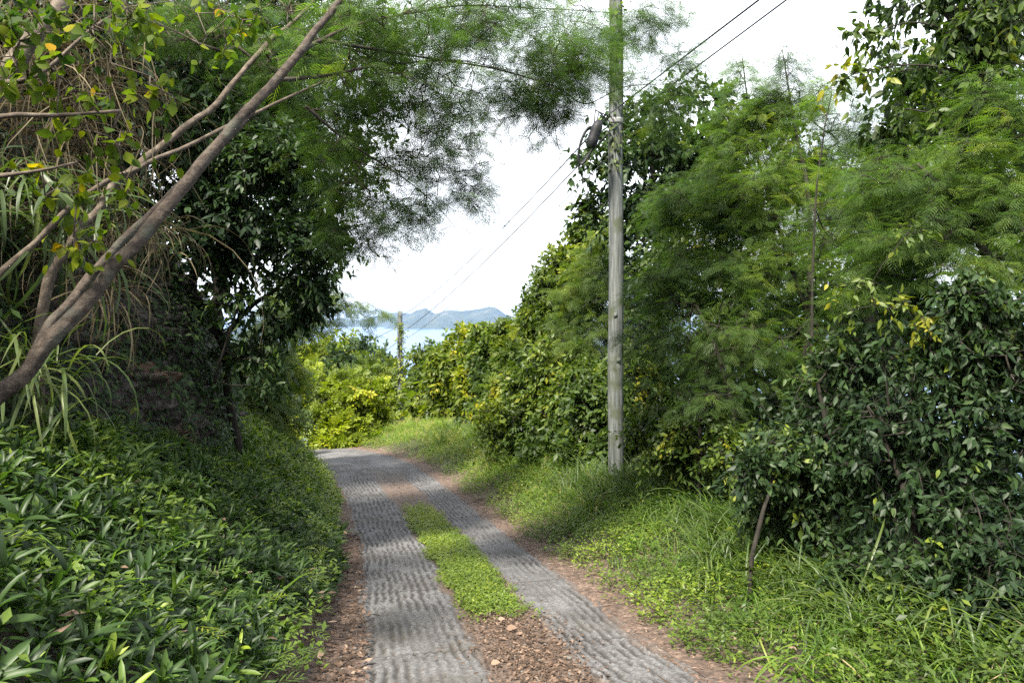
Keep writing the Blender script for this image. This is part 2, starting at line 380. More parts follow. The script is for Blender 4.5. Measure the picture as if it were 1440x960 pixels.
for jy in (4.5, 6.1, 8.35, 10.7, 13.2, 16.0, 19.2, 22.6):
    jv = np.interp(jy, CL[:, 1], CLS); joints = np.maximum(joints, np.exp(-((VV - jv + .03 * (fbm(U * 3, U * 0, s=int(jy * 7)) - .5)) / .016) ** 2))
H = .035 - .024 * gro * (1 - soil_m) + .011 * fine - .014 * joints - .02 * soil_m + .01 * (fbm(U * 1.5, VV * .5, s=57) - .5)
H = np.where(np.abs(U) > HW - .02, -.06, H)
RX = cx[:, None] + Ue * nx[:, None]; RY = cyy[:, None] + Ue * ny[:, None]; RZ = cz[:, None] + H
gi, gj = np.meshgrid(np.arange(len(vv) - 1), np.arange(len(uu) - 1), indexing='ij'); a0 = gi * len(uu) + gj
RF = np.stack([a0, a0 + 1, a0 + 1 + len(uu), a0 + len(uu)], -1).reshape(-1, 4)
m, n, o = mat_new('combed_concrete')
tcn = n.nodes.new('ShaderNodeTexCoord')
n1 = n.nodes.new('ShaderNodeTexNoise'); n1.inputs['Scale'].default_value = 34; n1.inputs['Detail'].default_value = 8; n1.inputs['Roughness'].default_value = .8
n2 = n.nodes.new('ShaderNodeTexNoise'); n2.inputs['Scale'].default_value = 1.6; n2.inputs['Detail'].default_value = 6; n2.inputs['Roughness'].default_value = .65
n.links.new(tcn.outputs['Object'], n1.inputs['Vector']); n.links.new(tcn.outputs['Object'], n2.inputs['Vector'])
r1 = ramp(n, [(.36, (.05, .049, .050)), (.5, (.108, .107, .110)), (.64, (.20, .198, .202))], n1.outputs['Fac'])
r2 = ramp(n, [(.35, (.55, .53, .52)), (.6, (1, 1, 1))], n2.outputs['Fac'])
mu = n.nodes.new('ShaderNodeMix'); mu.data_type = 'RGBA'; mu.blend_type = 'MULTIPLY'; mu.inputs['Factor'].default_value = 1
n.links.new(r1.outputs[0], mu.inputs['A']); n.links.new(r2.outputs[0], mu.inputs['B'])
def attr(nm):
    a = n.nodes.new('ShaderNodeAttribute'); a.attribute_name = nm; return a.outputs['Fac']
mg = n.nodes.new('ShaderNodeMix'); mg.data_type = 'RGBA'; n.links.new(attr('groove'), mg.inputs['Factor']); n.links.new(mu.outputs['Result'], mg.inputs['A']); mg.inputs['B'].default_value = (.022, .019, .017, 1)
rs = ramp(n, [(.35, (.03, .02, .015)), (.52, (.09, .064, .05)), (.68, (.20, .15, .115))], n1.outputs['Fac'])
n3 = n.nodes.new('ShaderNodeTexNoise'); n3.inputs['Scale'].default_value = .55; n3.inputs['Detail'].default_value = 7; n3.inputs['Roughness'].default_value = .7; n.links.new(tcn.outputs['Object'], n3.inputs['Vector'])
r3 = ramp(n, [(.54, (0, 0, 0)), (.68, (.6, .6, .6))], n3.outputs['Fac'])
mo = n.nodes.new('ShaderNodeMix'); mo.data_type = 'RGBA'; n.links.new(r3.outputs[0], mo.inputs['Factor']); n.links.new(mg.outputs['Result'], mo.inputs['A']); mo.inputs['B'].default_value = (.065, .058, .045, 1)
mg = mo
ms = n.nodes.new('ShaderNodeMix'); ms.data_type = 'RGBA'; n.links.new(attr('soil'), ms.inputs['Factor']); n.links.new(mg.outputs['Result'], ms.inputs['A']); n.links.new(rs.outputs[0], ms.inputs['B'])
p = n.nodes.new('ShaderNodeBsdfPrincipled'); p.inputs['Roughness'].default_value = .8; p.inputs['Specular IOR Level'].default_value = .35
n.links.new(ms.outputs['Result'], p.inputs['Base Color'])
bp = n.nodes.new('ShaderNodeBump'); bp.inputs['Strength'].default_value = .5; bp.inputs['Distance'].default_value = .01; n.links.new(n1.outputs['Fac'], bp.inputs['Height']); n.links.new(bp.outputs[0], p.inputs['Normal'])
n.links.new(p.outputs[0], o.inputs['Surface']); G['road'] = m
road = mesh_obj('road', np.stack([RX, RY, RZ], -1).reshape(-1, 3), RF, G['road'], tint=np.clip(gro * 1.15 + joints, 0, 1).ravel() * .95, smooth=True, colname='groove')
a = road.data.attributes.new('soil', 'FLOAT', 'POINT'); a.data.foreach_set('value', np.clip(soil_m + dirt * .75, 0, 1).ravel().astype(np.float32))
tag(road, 'narrow grey combed concrete road with an earthy centre strip', kind='structure')
def road_xyz(s, y):
    i = np.searchsorted(CL[:, 1], y).clip(0, 899); return np.stack([CL[i, 0] + s * CLN[i, 0], CL[i, 1] + s * CLN[i, 1], CL[i, 2] + 0 * s], -1)

# ------------------------------------------------------------------ sea and far islands
m, n, o = mat_new('sea_water')
p = n.nodes.new('ShaderNodeBsdfPrincipled'); p.inputs['Base Color'].default_value = (.02, .07, .15, 1); p.inputs['Roughness'].default_value = .3
tcn = n.nodes.new('ShaderNodeTexCoord'); n1 = n.nodes.new('ShaderNodeTexNoise'); n1.inputs['Scale'].default_value = .05; n1.inputs['Detail'].default_value = 6
n.links.new(tcn.outputs['Object'], n1.inputs['Vector']); bp = n.nodes.new('ShaderNodeBump'); bp.inputs['Strength'].default_value = .6; bp.inputs['Distance'].default_value = 2.5
n.links.new(n1.outputs['Fac'], bp.inputs['Height']); n.links.new(bp.outputs[0], p.inputs['Normal']); n.links.new(p.outputs[0], o.inputs['Surface'])
SEA = -100.0
SR = 19000.0
tag(mesh_obj('sea', [(-SR, -SR, SEA), (SR, -SR, SEA), (SR, SR, SEA), (-SR, SR, SEA)], [[0, 1, 2, 3]], m), 'pale blue sea below the hillside', kind='structure')
G['island'] = noise_mat('island_scrub', [(.35, (.02, .032, .018)), (.58, (.045, .055, .03)), (.8, (.11, .11, .08))], scale=.006, detail=8, rough=.95, bump=0)
def island(label, D, prof, depth, seed):
    "prof: list of (px, height px above the shoreline) in the photo's terms, turned into metres at distance D"
    px = np.array([q[0] for q in prof], float); hp = np.array([q[1] for q in prof], float)
    xs = np.linspace(px[0], px[-1], 140); h = np.interp(xs, px, hp) * D / FPX; wx = (xs - 720) / FPX * D
    v = np.linspace(-1, 1, 60); XX, VV_ = np.meshgrid(wx, v); HH = np.tile(h, (60, 1))
    ridge = (1 - np.abs(VV_) ** 1.3); nz_ = fbm(XX * .004, VV_ * depth * .004, s=seed, o=5)
    Zz = SEA - 3 + 1.45 * HH * ridge * (.72 + .56 * nz_ * (np.abs(VV_) * .9 + .45)) - (fbm(XX * .003 + 9, VV_ * 6, s=seed + 3) - .5) * 50 * (1 - ridge) * (HH / (HH.max() + 1))
    YY = D + VV_ * depth
    i, j = np.meshgrid(np.arange(59), np.arange(139), indexing='ij'); a_ = i * 140 + j
    tag(mesh_obj('hills', np.stack([XX, YY, Zz], -1).reshape(-1, 3), np.stack([a_, a_ + 1, a_ + 141, a_ + 140], -1).reshape(-1, 4), G['island'], smooth=True), label, kind='structure')
island('long hazy blue island ridge across the sea', 7300, [(545, 0), (565, 10), (585, 20), (600, 24), (612, 18), (630, 21), (650, 18), (668, 23), (688, 27), (700, 24), (712, 16), (735, 12), (770, 5), (800, 0)], 500, 5)
island('pale low headland left of the blue island', 9000, [(420, 0), (450, 5), (480, 9), (505, 7), (530, 12), (560, 16), (590, 12), (640, 0)], 500, 15)

# air between here and the islands
hx = 19500.0
hv = [(x, y, z) for z in (SEA - 2, 190) for x, y in ((-hx, -hx), (hx, -hx), (hx, hx), (-hx, hx))]
m, n, o = mat_new('sea_haze'); pv = n.nodes.new('ShaderNodeVolumePrincipled'); pv.inputs['Color'].default_value = (.36, .56, 1, 1); pv.inputs['Density'].default_value = 5.2e-5; pv.inputs['Anisotropy'].default_value = .2
n.links.new(pv.outputs[0], o.inputs['Volume'])
tag(mesh_obj('haze', hv, [[0, 3, 2, 1], [4, 5, 6, 7], [0, 1, 5, 4], [1, 2, 6, 5], [2, 3, 7, 6], [3, 0, 4, 7]], m), 'pale blue sea haze', kind='stuff')

# ------------------------------------------------------------------ the rock face behind the planted bank
_foot = np.array([(-4.6, 1.0, -.1), (-4.1, 3, -.2), (-3.9, 5, -.55), (-4.0, 7, -1.0), (-4.15, 9, -1.35), (-4.5, 11, -1.7), (-4.9, 12.6, -2.0), (-6.2, 14.0, -2.0), (-8.5, 15, -1.6)])
def cliff_sheet():
    fv = spline(_foot, 330); ht = 5.6; hv_ = np.linspace(-.5, ht, 190)
    tt = np.gradient(fv[:, :2], axis=0); tt = unit(tt); nn = np.stack([tt[:, 1], -tt[:, 0]], -1)
    al = np.concatenate([[0], np.cumsum(np.linalg.norm(np.diff(fv[:, :2], axis=0), axis=1))])
    A, Hh = np.meshgrid(al, hv_)
    # blocky facets: nearest cell centre gives each block its own offset
    pts = np.stack([rng.uniform(-1, al[-1] + 1, 5200), rng.uniform(-1, 6.5, 5200)], -1); off = rng.normal(0, .085, 5200); tilt = rng.normal(0, .75, (5200, 2))
    q = np.stack([A.ravel() + .12 * (fbm(A.ravel() * 4, Hh.ravel() * 4, s=61) - .5), Hh.ravel()], -1); idx = np.empty(len(q), int)
    for a_ in range(0, len(q), 8000):
        idx[a_:a_ + 8000] = (((q[a_:a_ + 8000, None] - pts[None]) * [1.1, 1]) ** 2).sum(-1).argmin(1)
    dd = q - pts[idx]; o_ = off[idx] + (dd * tilt[idx]).sum(1)
    o_ = o_.reshape(A.shape) + .7 * (fbm(A * .6, Hh * .6, s=65) - .5) + .12 * (fbm(A * 9, Hh * 9, s=66) - .5) + .05 * (fbm(A * 26, Hh * 26, s=67) - .5)
    p2 = np.stack([rng.uniform(-1, al[-1] + 1, 520), rng.uniform(-1, 6.5, 520)], -1); o2 = rng.normal(0, .045, 520); t2 = rng.normal(0, .10, (520, 2)); i2 = np.empty(len(q), int)
    for a_ in range(0, len(q), 8000): i2[a_:a_ + 8000] = (((q[a_:a_ + 8000, None] - p2[None]) * [1.15, 1]) ** 2).sum(-1).argmin(1)
    o_ = o_ + (o2[i2] + ((q - p2[i2]) * t2[i2]).sum(1)).reshape(A.shape)
    over = -.35 * Hh + .25 * np.sin(Hh * 1.1)
    o_ = o_ + over
    Xc = fv[None, :, 0] + nn[None, :, 0] * o_; Yc = fv[None, :, 1] + nn[None, :, 1] * o_; Zc = fv[None, :, 2] + Hh + .1 * (vnoise(A * 2, Hh * 2, s=68) - .5)
    i, j = np.meshgrid(np.arange(189), np.arange(329), indexing='ij'); a_ = i * 330 + j
    return np.stack([Xc, Yc, Zc], -1).reshape(-1, 3), np.stack([a_, a_ + 1, a_ + 331, a_ + 330], -1).reshape(-1, 4)
G['rock'] = noise_mat('weathered_rock', [(.3, (.02, .018, .016)), (.5, (.07, .062, .055)), (.70, (.24, .21, .185))], scale=11, detail=10, rough=.9, bump=1.0, bdist=.10, second=(1.1, .54, .64, (.18, .11, .075)))
cv, cf = cliff_sheet()
tag(mesh_obj('cliff', cv, cf, G['rock']), 'dark crumbling rock face of the cut hillside', kind='structure')

# ------------------------------------------------------------------ tree builder
LOOSE = [.3]
def blob_pts(blobs, n):
    "points inside ellipsoids given as (px, py, dist, radius px x, radius px y, radius m along the view)"
    w = np.array([b[4] * b[6] * 9e5 if b[0] == 'w' else b[3] * b[4] * (b[2] ** 2) for b in blobs], float); w /= w.sum(); out_ = []; which = []
    for bi, (b, k) in enumerate(zip(blobs, rng.multinomial(n, w))):
        k = max(k, 3); u = unit(rng.normal(size=(k, 3))); r = rng.uniform(0, 1, (k, 1)) ** .42
        m_ = max(2, int(k / 26)); sub = unit(rng.normal(size=(m_, 3))) * rng.uniform(.25, .98, (m_, 1)) ** .6; which_ = rng.integers(0, m_, k)
        q = sub[which_] + u * r * rng.uniform(.18, .48, m_)[which_][:, None]; loose = rng.uniform(0, 1, k) < LOOSE[0]; q[loose] = (u * r)[loose] * 1.08
        if b[0] == 'w': out_.append(np.array(b[1:4]) + q * np.array(b[4:7])); which += [bi] * k; continue
        c = P(b[0], b[1], b[2]); sc = np.array([b[3] / FPX * b[2], b[5], b[4] / FPX * b[2]])
        out_.append(c + q * sc); which += [bi] * k
    return np.concatenate(out_), np.array(which)

def grow(stems, targets, step=.35, jit=.10, arch=.12):
    pos = []; par = []; rad = []
    for st in stems:
        pts = np.array([s_[:3] for s_ in st], float); rr = np.array([s_[3] for s_ in st], float)
        n_ = max(4, int(np.linalg.norm(np.diff(pts, axis=0), axis=1).sum() / .22)); sp = spline(np.column_stack([pts, rr]), n_)
        for i, q in enumerate(sp):
            pos.append(q[:3]); rad.append(q[3]); par.append(-1 if i == 0 else len(pos) - 2)
    nst = len(pos); base = pos[0]; cap_ = 60000
    A = np.empty((cap_, 3)); A[:nst] = pos; n_ = nst; par = list(par)
    dmin = np.array([np.min(((A[:nst] - t_) ** 2).sum(1)) for t_ in targets]); chains = []; tips = []
    for ti in np.argsort(dmin):
        t_ = targets[ti]; d2 = ((A[:n_] - t_) ** 2).sum(1); d2[:nst] *= 1.15
        k = int(d2.argmin()); d_ = math.sqrt(((A[k] - t_) ** 2).sum()); m_ = max(1, int(round(d_ / step))); ch = [k]
        p0 = A[k].copy()
        for j in range(1, m_ + 1):
            f = j / m_; q = p0 + (t_ - p0) * f; q = q + np.array([0, 0, arch * d_ * math.sin(math.pi * f)]) * .5
            if j < m_: q = q + rng.normal(0, jit * step, 3)
            if n_ >= cap_: break
            A[n_] = q; par.append(ch[-1]); ch.append(n_); n_ += 1
        chains.append(ch); tips.append(ch[-1])
    cnt = np.zeros(n_)
    for t_ in tips: cnt[t_] += 1
    for i in range(n_ - 1, -1, -1):
        if par[i] >= 0: cnt[par[i]] += cnt[i]
    r = .003 * np.maximum(cnt, 1) ** .42
    for i in range(nst, n_):
        p_ = par[i]; r[i] = min(r[i], rad[p_] * .6 if p_ < nst else r[p_])
    return A[:n_], np.array(par), r, rad, chains, tips, nst

def leaves_on(pts, dirs, kind, per, size, mat_spread, clump, out_dir=None, droop=.5, upn=.6, tl=.35, tint0=.0):
    "twiglets at each point carrying leaves; returns V, F, tint and the twiglet lines"
    tV, tF = TPL[kind]; n_ = len(pts)
    tw = np.repeat(np.arange(n_), per); N = len(tw)
    # each leaf lies along one of several twiglets leaving the point
    ntw = 3
    tdir = unit(dirs[:, None, :] * .8 + rng.normal(0, .75, (n_, ntw, 3)) + np.array([0, 0, -.15 * droop]))
    feathery = kind.startswith('frond')
    if feathery: tdir = unit(tdir * [1, 1, .35] + [0, 0, -.06])
    wsel = rng.integers(0, ntw, N); f = rng.uniform(0.05, 1, N); td = tdir[tw, wsel]
    L = tl * rng.uniform(.6, 1.2, (n_, ntw))[tw, wsel]
    T = pts[tw] + td * (L * f)[:, None] + np.array([0, 0, -1.]) * (droop * .3 * L * f * f)[:, None]
    d = unit(td * .55 + rng.normal(0, .6, (N, 3)) + np.array([0, 0, -droop * .6]))
    if feathery: d = unit((td * .8 + rng.normal(0, .55, (N, 3))) * [1, 1, .45] + [0, 0, -.12 * droop])
    up = unit(rng.normal(0, .28 if feathery else 1 - upn * .6, (N, 3)) + np.array([0, 0, 1.0 * upn + .2]))
    sc = size * rng.uniform(.65, 1.2, N)
    flush = (rng.uniform(0, 1, n_) < .07) * rng.uniform(.2, .5, n_)
    tint = np.clip(tint0 + mat_spread * rng.beta(2, 3, N) + (clump + flush)[tw], 0, 1)
    return expand(tV, tF, T, frames(d, up), sc, tint), (pts, tdir, L)

TRI = [0]
def tree(name, label, cat, stems, blobs, n_tw, leaf, per, size, mat, bark='bark_dark', group=None, tl=.35, droop=.5, upn=.6, tint0=0., spread=.75,
         step=.35, ground_base=True, branch_sides=4, clumpsc=1.1, trunk_sides=10, jit=.1, arch=.12):
    pts, _ = blob_pts(blobs, n_tw)
    stems = [[tuple(s_[1:5]) if s_[0] == 'w' else (*(P(s_[0], s_[1], s_[2])), s_[3]) for s_ in st] for st in stems]
    if ground_base:
        b = stems[0][0]; g = gz(b[0], b[1]) - .08
        if b[2] > g + .1: stems[0] = [(b[0] - (stems[0][1][0] - b[0]) * .15, b[1], g, b[3] * 1.25)] + stems[0]
    base = np.array(stems[0][0][:3])
    A, par, r, srad, chains, tips, nst = grow(stems, pts, step, jit=jit, arch=arch)
    root = empty(name, base, label, cat, group)
    tb = Bag(); k = 0
    for st in stems:
        p_ = np.array([s_[:3] for s_ in st]); n_ = max(4, int(np.linalg.norm(np.diff(p_, axis=0), axis=1).sum() / .22))
        path = A[k:k + n_].copy(); rr = np.array(srad[k:k + n_]); 
        path[1:-1] += rng.normal(0, .012, (n_ - 2, 3)) * (rr[1:-1, None] / .05)
        k5 = max(n_, int(n_ * 2.5)); pp = spline(path, k5); rr5 = np.interp(np.linspace(0, 1, k5), np.linspace(0, 1, n_), rr)
        add_tube(tb, pp, rr5 * (1 + .045 * rng.normal(size=k5)), trunk_sides + 4, wob=.05); k += n_
    tb.build('trunk', G[bark], root, smooth=True)
    bb = Bag()
    for ch in chains:
        rr = r[ch].copy(); rr[0] = rr[1] * 1.1 if len(rr) > 1 else rr[0]
        if len(ch) > 1: add_tube(bb, A[ch], rr, branch_sides)
    dirs = unit(A[tips] - A[par[tips]] + 1e-6)
    tp = A[tips]
    clump = (fbm(tp[:, 0] * clumpsc, tp[:, 1] * clumpsc, tp[:, 2] * clumpsc, s=77) - .47) * 1.5
    (V, F, tt), (q, tdir, L) = leaves_on(tp, dirs, leaf, per, size, spread, clump, droop=droop, upn=upn, tl=tl, tint0=tint0)
    # twiglets as thin three-sided stalks
    n_ = len(tp); a_ = np.repeat(tp, 3, axis=0); b_ = a_ + tdir.reshape(-1, 3) * tl * .8
    s1 = unit(np.cross(tdir.reshape(-1, 3), [.2, .1, 1])) * .0022; s2 = unit(np.cross(tdir.reshape(-1, 3), s1)) * .0022
    tv = np.stack([a_ + s1, a_ + s2, a_ - s1 - s2, b_], 1).reshape(-1, 3); i = np.arange(len(a_))[:, None] * 4
    tf = np.stack([i + [0, 1, 3], i + [1, 2, 3], i + [2, 0, 3]], 1).reshape(-1, 3); bb.add(tv, tf)
    bb.build('branches', G[bark], root)
    mesh_obj('crown', V, F, G[mat], root, tt)
    TRI[0] += len(F) * 2
    return root
# ------------------------------------------------------------------ trees on the uphill (left) side
LOOSE[0] = .62
tree('leaning_tree', 'big leaning tree with ridged brown trunk and feathery canopy over the road', 'tree',
     [[(-45, 615, 4.3, 0.0503), (40, 515, 4.45, 0.0485), (120, 425, 4.65, 0.0462), (200, 330, 4.95, 0.0438), (300, 212, 5.4, 0.0402), (380, 120, 5.8, 0.0355), (440, 50, 6.2, 0.0308), (500, -25, 6.6, 0.0266), (590, -120, 7.3, 0.0178)],
      [(40, 515, 4.47, 0.0296), (75, 452, 4.75, 0.0326), (150, 365, 5.1, 0.0326), (230, 285, 5.4, 0.0308), (320, 195, 5.8, 0.0284), (385, 120, 6.2, 0.0254), (440, 62, 6.5, 0.0207), (500, 65, 7, 0.0154), (600, 82, 7.5, 0.0118), (700, 98, 8.1, 0.0094), (780, 122, 8.7, 0.0076), (825, 146, 9.0, 0.0065), (880, 122, 9.3, 0.0054), (960, 118, 9.8, 0.0036)],
      [(440, 62, 6.5, 0.0178), (500, 35, 6.9, 0.0142), (570, 20, 7.3, 0.0112), (650, 8, 7.9, 0.0082), (760, 12, 8.6, 0.0059), (860, 18, 9.2, 0.0036)],
      [(395, 112, 6.2, 0.0178), (450, 108, 6.6, 0.0142), (540, 92, 7.2, 0.0106), (640, 85, 8, 0.0071), (720, 100, 8.6, 0.0042)],
      [(430, 150, 6.7, 0.0148), (490, 200, 7.2, 0.0106), (560, 245, 7.7, 0.0071), (610, 285, 8.1, 0.0048), (640, 320, 8.3, 0.0030)]],
     [(600, 45, 7.8, 150, 75, 1.2), (555, 150, 7.8, 105, 80, 1.1), (640, 175, 8.2, 75, 70, .9), (760, 70, 8.6, 120, 85, 1.0), (730, 120, 8.6, 60, 50, .6), (815, 85, 9.2, 45, 45, .6), (800, 60, 9.0, 60, 75, .8), (935, 75, 9.6, 55, 80, .7), (880, 20, 9.4, 60, 30, .5), (885, 115, 9.5, 24, 24, .3), (925, 150, 9.6, 42, 50, .5),
      (600, 250, 8.1, 85, 55, .8), (540, 285, 8.0, 75, 55, .8), (480, 90, 7.2, 90, 80, .9), (690, 15, 8.2, 140, 40, 1.0), (655, 270, 8.4, 35, 45, .4), (560, 325, 8.2, 75, 22, .5), (775, 135, 9.0, 42, 38, .5), (765, 185, 9.1, 26, 24, .3), (470, 220, 7.7, 60, 90, .8), (500, 310, 8.0, 40, 50, .6)],
     1450, 'frond', 11, .165, 'feather', bark='bark', tl=.34, droop=.7, upn=.8, step=.3, arch=.2, tint0=-.08)
LOOSE[0] = .35
tree('slender_leaning_tree', 'thin pale smooth stemmed tree leaning behind the big ridged trunk', 'tree',
     [[(55, 455, 5.5, 0.0400), (95, 350, 5.6, 0.0360), (140, 290, 5.75, 0.0336), (185, 238, 5.9, 0.0320), (245, 190, 6.1, 0.0288), (300, 150, 6.3, 0.0264), (345, 95, 6.5, 0.0240), (385, 52, 6.8, 0.0208), (420, 25, 7, 0.0176), (480, -40, 7.4, 0.0120)],
      [(-20, 405, 5.2, 0.0240), (50, 340, 5.35, 0.0224), (110, 282, 5.5, 0.0208), (170, 246, 5.6, 0.0192), (240, 215, 5.9, 0.0176), (340, 168, 6.3, 0.0152), (420, 130, 6.7, 0.0120), (500, 96, 7.1, 0.0080)]],
     [(330, 10, 7, 110, 60, .7), (440, 10, 7.4, 90, 50, .7), (250, 40, 6.6, 80, 50, .6), (380, 90, 7.2, 70, 60, .6)],
     230, 'frond', 9, .14, 'feather', bark='bark_pale', tl=.3, droop=.6, step=.3)
tree('vine_draped_tree', 'pale trunk with big yellow-green leaves hanging in the upper left corner', 'tree',
     [[(-120, 330, 4.0, .075), (-40, 180, 4.2, .065), (20, 90, 4.5, .055), (70, 20, 4.7, .048), (120, -60, 5, .04)],
      [(-52, 200, 4.17, .03), (0, 164, 4.0, .014), (80, 162, 4.1, .011), (170, 156, 4.2, .008)],
      [(-2, 120, 4.38, .03), (40, 112, 4.3, .014), (70, 95, 4.4, .012), (130, 40, 4.6, .009), (180, 10, 4.8, .006)],
      [(-80, 250, 4.12, .02), (30, 245, 4.1, .01), (110, 228, 4.2, .006)]],
     [(60, 30, 4.2, 75, 40, .35), (150, 40, 4.4, 45, 50, .3), (60, 110, 4.2, 65, 32, .3), (150, 165, 4.3, 32, 45, .25), (230, 140, 4.7, 30, 40, .2), (175, 235, 4.4, 12, 15, .1), (160, 10, 4.5, 60, 40, .3), (25, 65, 4.1, 40, 60, .3), (60, 255, 4.3, 30, 25, .2), (100, 270, 4.5, 35, 12, .2), (310, 25, 5.2, 60, 35, .3), (110, 345, 4.6, 45, 25, .2)],
     105, 'leaf_wide', 6, .08, 'vineleaf', bark='bark_pale', tl=.24, droop=.9, step=.25, tint0=-.08, jit=.2)
tree('broadleaf_tree', 'dark glossy broadleaf tree overhanging the rock face', 'tree',
     [[(340, 640, 10.5, .06), (322, 560, 10.3, .055), (312, 480, 10.1, .05), (270, 420, 9.9, .06), (285, 350, 9.9, .055), (330, 290, 9.9, .045), (380, 220, 10, .03)],
      [(312, 480, 10.1, .04), (345, 440, 10, .032), (400, 395, 9.9, .022), (450, 340, 9.9, .014)],
      [(312, 470, 10.1, .035), (285, 428, 9.8, .045), (240, 385, 9.4, .045), (200, 350, 9.2, .035)]],
     [(370, 270, 9.7, 95, 75, .8), (435, 330, 9.8, 48, 62, .6), (330, 215, 9.9, 80, 70, .7), (330, 370, 9.6, 60, 50, .4), (400, 390, 9.8, 55, 45, .5), (440, 250, 10, 45, 55, .6), (395, 440, 9.9, 42, 26, .3), (300, 320, 9.5, 50, 45, .4), (340, 500, 10, 50, 22, .3), (265, 250, 9.5, 50, 50, .4), (320, 150, 10, 90, 50, .7)],
     700, 'leaf', 22, .125, 'dark', tl=.33, droop=.8, step=.35, upn=.8)
tree('hillside_tree', 'dense dark feathery tree on the slope above the rock face', 'tree',
     [[(150, 420, 9.5, .10), (190, 260, 9.8, .08), (250, 130, 10, .06), (300, 0, 10.5, .04)]],
     [(260, 130, 10.5, 110, 110, 1), (170, 60, 10, 110, 90, 1), (360, 80, 11, 100, 90, 1), (300, 230, 10.6, 90, 70, .7), (400, 170, 11.2, 80, 80, .8), (430, 40, 11, 90, 60, .8), (330, -30, 10.5, 130, 60, .8)],
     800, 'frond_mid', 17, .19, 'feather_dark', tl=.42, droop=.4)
tree('hillside_tree', 'broad dark tree rising behind the dry grass at the left edge', 'tree',
     [[(-60, 430, 8.2, .12), (-20, 250, 8.4, .10), (50, 100, 8.8, .07), (90, -40, 9, .05)]],
     [(40, 120, 9, 140, 110, 1), (120, 240, 8.8, 90, 90, .6), (20, 320, 8.2, 80, 90, .6), (120, 30, 9, 120, 90, .8), (220, 330, 9.0, 70, 60, .4), (0, 0, 8.5, 120, 80, .8), (200, 160, 9, 80, 80, .5)],
     620, 'leaf', 18, .13, 'dark', tl=.4, droop=.6, tint0=-.05)
tree('hillside_tree', 'tall dark tree behind the glossy broadleaf tree, its crown meeting the feathery canopy', 'tree',
     [[(300, 480, 15, .14), (330, 250, 15.2, .11), (400, 100, 15.5, .08), (430, -40, 16, .05)]],
     [(400, 200, 15.5, 110, 130, 1.5), (480, 90, 15, 90, 110, 1.3), (300, 100, 15, 150, 130, 1.3), (430, 330, 15.5, 65, 80, 1), (330, 370, 15, 90, 100, 1), (200, 200, 14, 150, 180, 1.2), (490, 220, 15.5, 45, 60, 1)],
     1000, 'leaf2', 26, .15, 'mid', tl=.6, droop=.5, step=.5, tint0=-.15)
tree('small_tree', 'thin leafy sapling standing at the foot of the rock face', 'tree',
     [[(278, 650, 9.5, .022), (290, 590, 9.5, .02), (312, 500, 9.4, .016), (335, 430, 9.4, .012)]],
     [(330, 440, 9.4, 50, 30, .3), (250, 400, 9.3, 22, 20, .2), (365, 520, 9.5, 30, 35, .25), (300, 530, 9.3, 25, 18, .2)],
     60, 'leaf', 13, .12, 'dark', tl=.28, droop=1.0, tint0=.1)
tree('feathery_tree', 'light green feathery tree drooping at the left side of the bend', 'tree',
     [[(390, 640, 19, .08), (400, 540, 19, .07), (425, 450, 19.2, .05), (450, 400, 19.5, .03)]],
     [(415, 455, 19.5, 45, 45, 1.0), (375, 520, 18.5, 50, 60, 1.0), (355, 580, 17.5, 45, 45, .8), (440, 412, 19.5, 32, 18, .5), (472, 420, 20, 26, 11, .35), (500, 429, 20, 20, 8, .3), (405, 530, 20, 30, 40, .8), (350, 520, 17, 45, 80, .8), (526, 438, 20, 13, 8, .2)],
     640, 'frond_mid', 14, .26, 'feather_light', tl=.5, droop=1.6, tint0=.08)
tree('roadside_shrub', 'grey-green shrub low beside the left road edge at the bend', 'shrub',
     [[(415, 640, 24, .04), (415, 600, 24, .03), (418, 580, 24, .02)]],
     [(405, 600, 24, 30, 28, .8), (390, 625, 22, 26, 18, .6)], 150, 'leaf', 20, .15, 'mid', tl=.4, tint0=.15)
# ------------------------------------------------------------------ shrubs and trees round the bend and beyond
tree('shrub', 'dark green rounded tree on the slope in front of the sea', 'tree',
     [[(505, 600, 44, .14), (507, 560, 44, .12), (508, 520, 44, .08)]],
     [(508, 520, 44, 42, 44, 2), (480, 540, 44, 30, 40, 1.6), (530, 545, 43, 25, 40, 1.4)], 330, 'leaf2', 26, .34, 'dark', tl=.8, tint0=.25, step=.8)
tree('shrub', 'bright yellow-topped bush left of the rounded dark tree', 'bush',
     [[(465, 590, 47, .1), (466, 540, 47, .08), (468, 500, 47, .05)]],
     [(468, 497, 47, 36, 26, 1.5), (440, 530, 46, 40, 50, 1.5), (495, 483, 48, 18, 10, .8)], 260, 'leaf2', 24, .36, 'yellow', tl=.8, step=.8)
tree('shrub', 'big yellow-green bush bulging at the outside of the bend', 'bush',
     [[(500, 650, 28, .09), (502, 610, 28, .07), (505, 570, 28.3, .05)]],
     [(425, 560, 29, 30, 44, 1.0), (485, 585, 28, 48, 42, 1.2), (505, 565, 28.5, 42, 34, 1.1), (465, 620, 27, 30, 22, .8), (500, 545, 29, 30, 28, 1.0), (505, 620, 27.2, 44, 24, .8), (450, 545, 28.5, 34, 40, .9)], 820, 'sprig', 13, .34, 'yellow', tl=.5, tint0=-.1, step=.5)
tree('shrub', 'olive bush with golden tips directly left of the far pole', 'bush',
     [[(525, 600, 37, .09), (525, 560, 37.5, .07), (527, 525, 38, .05)]],
     [(530, 525, 38, 34, 26, 1.2), (515, 545, 37, 34, 28, 1.0), (548, 560, 38, 26, 36, 1.0)], 270, 'sprig', 12, .36, 'lime', tl=.5, step=.6)
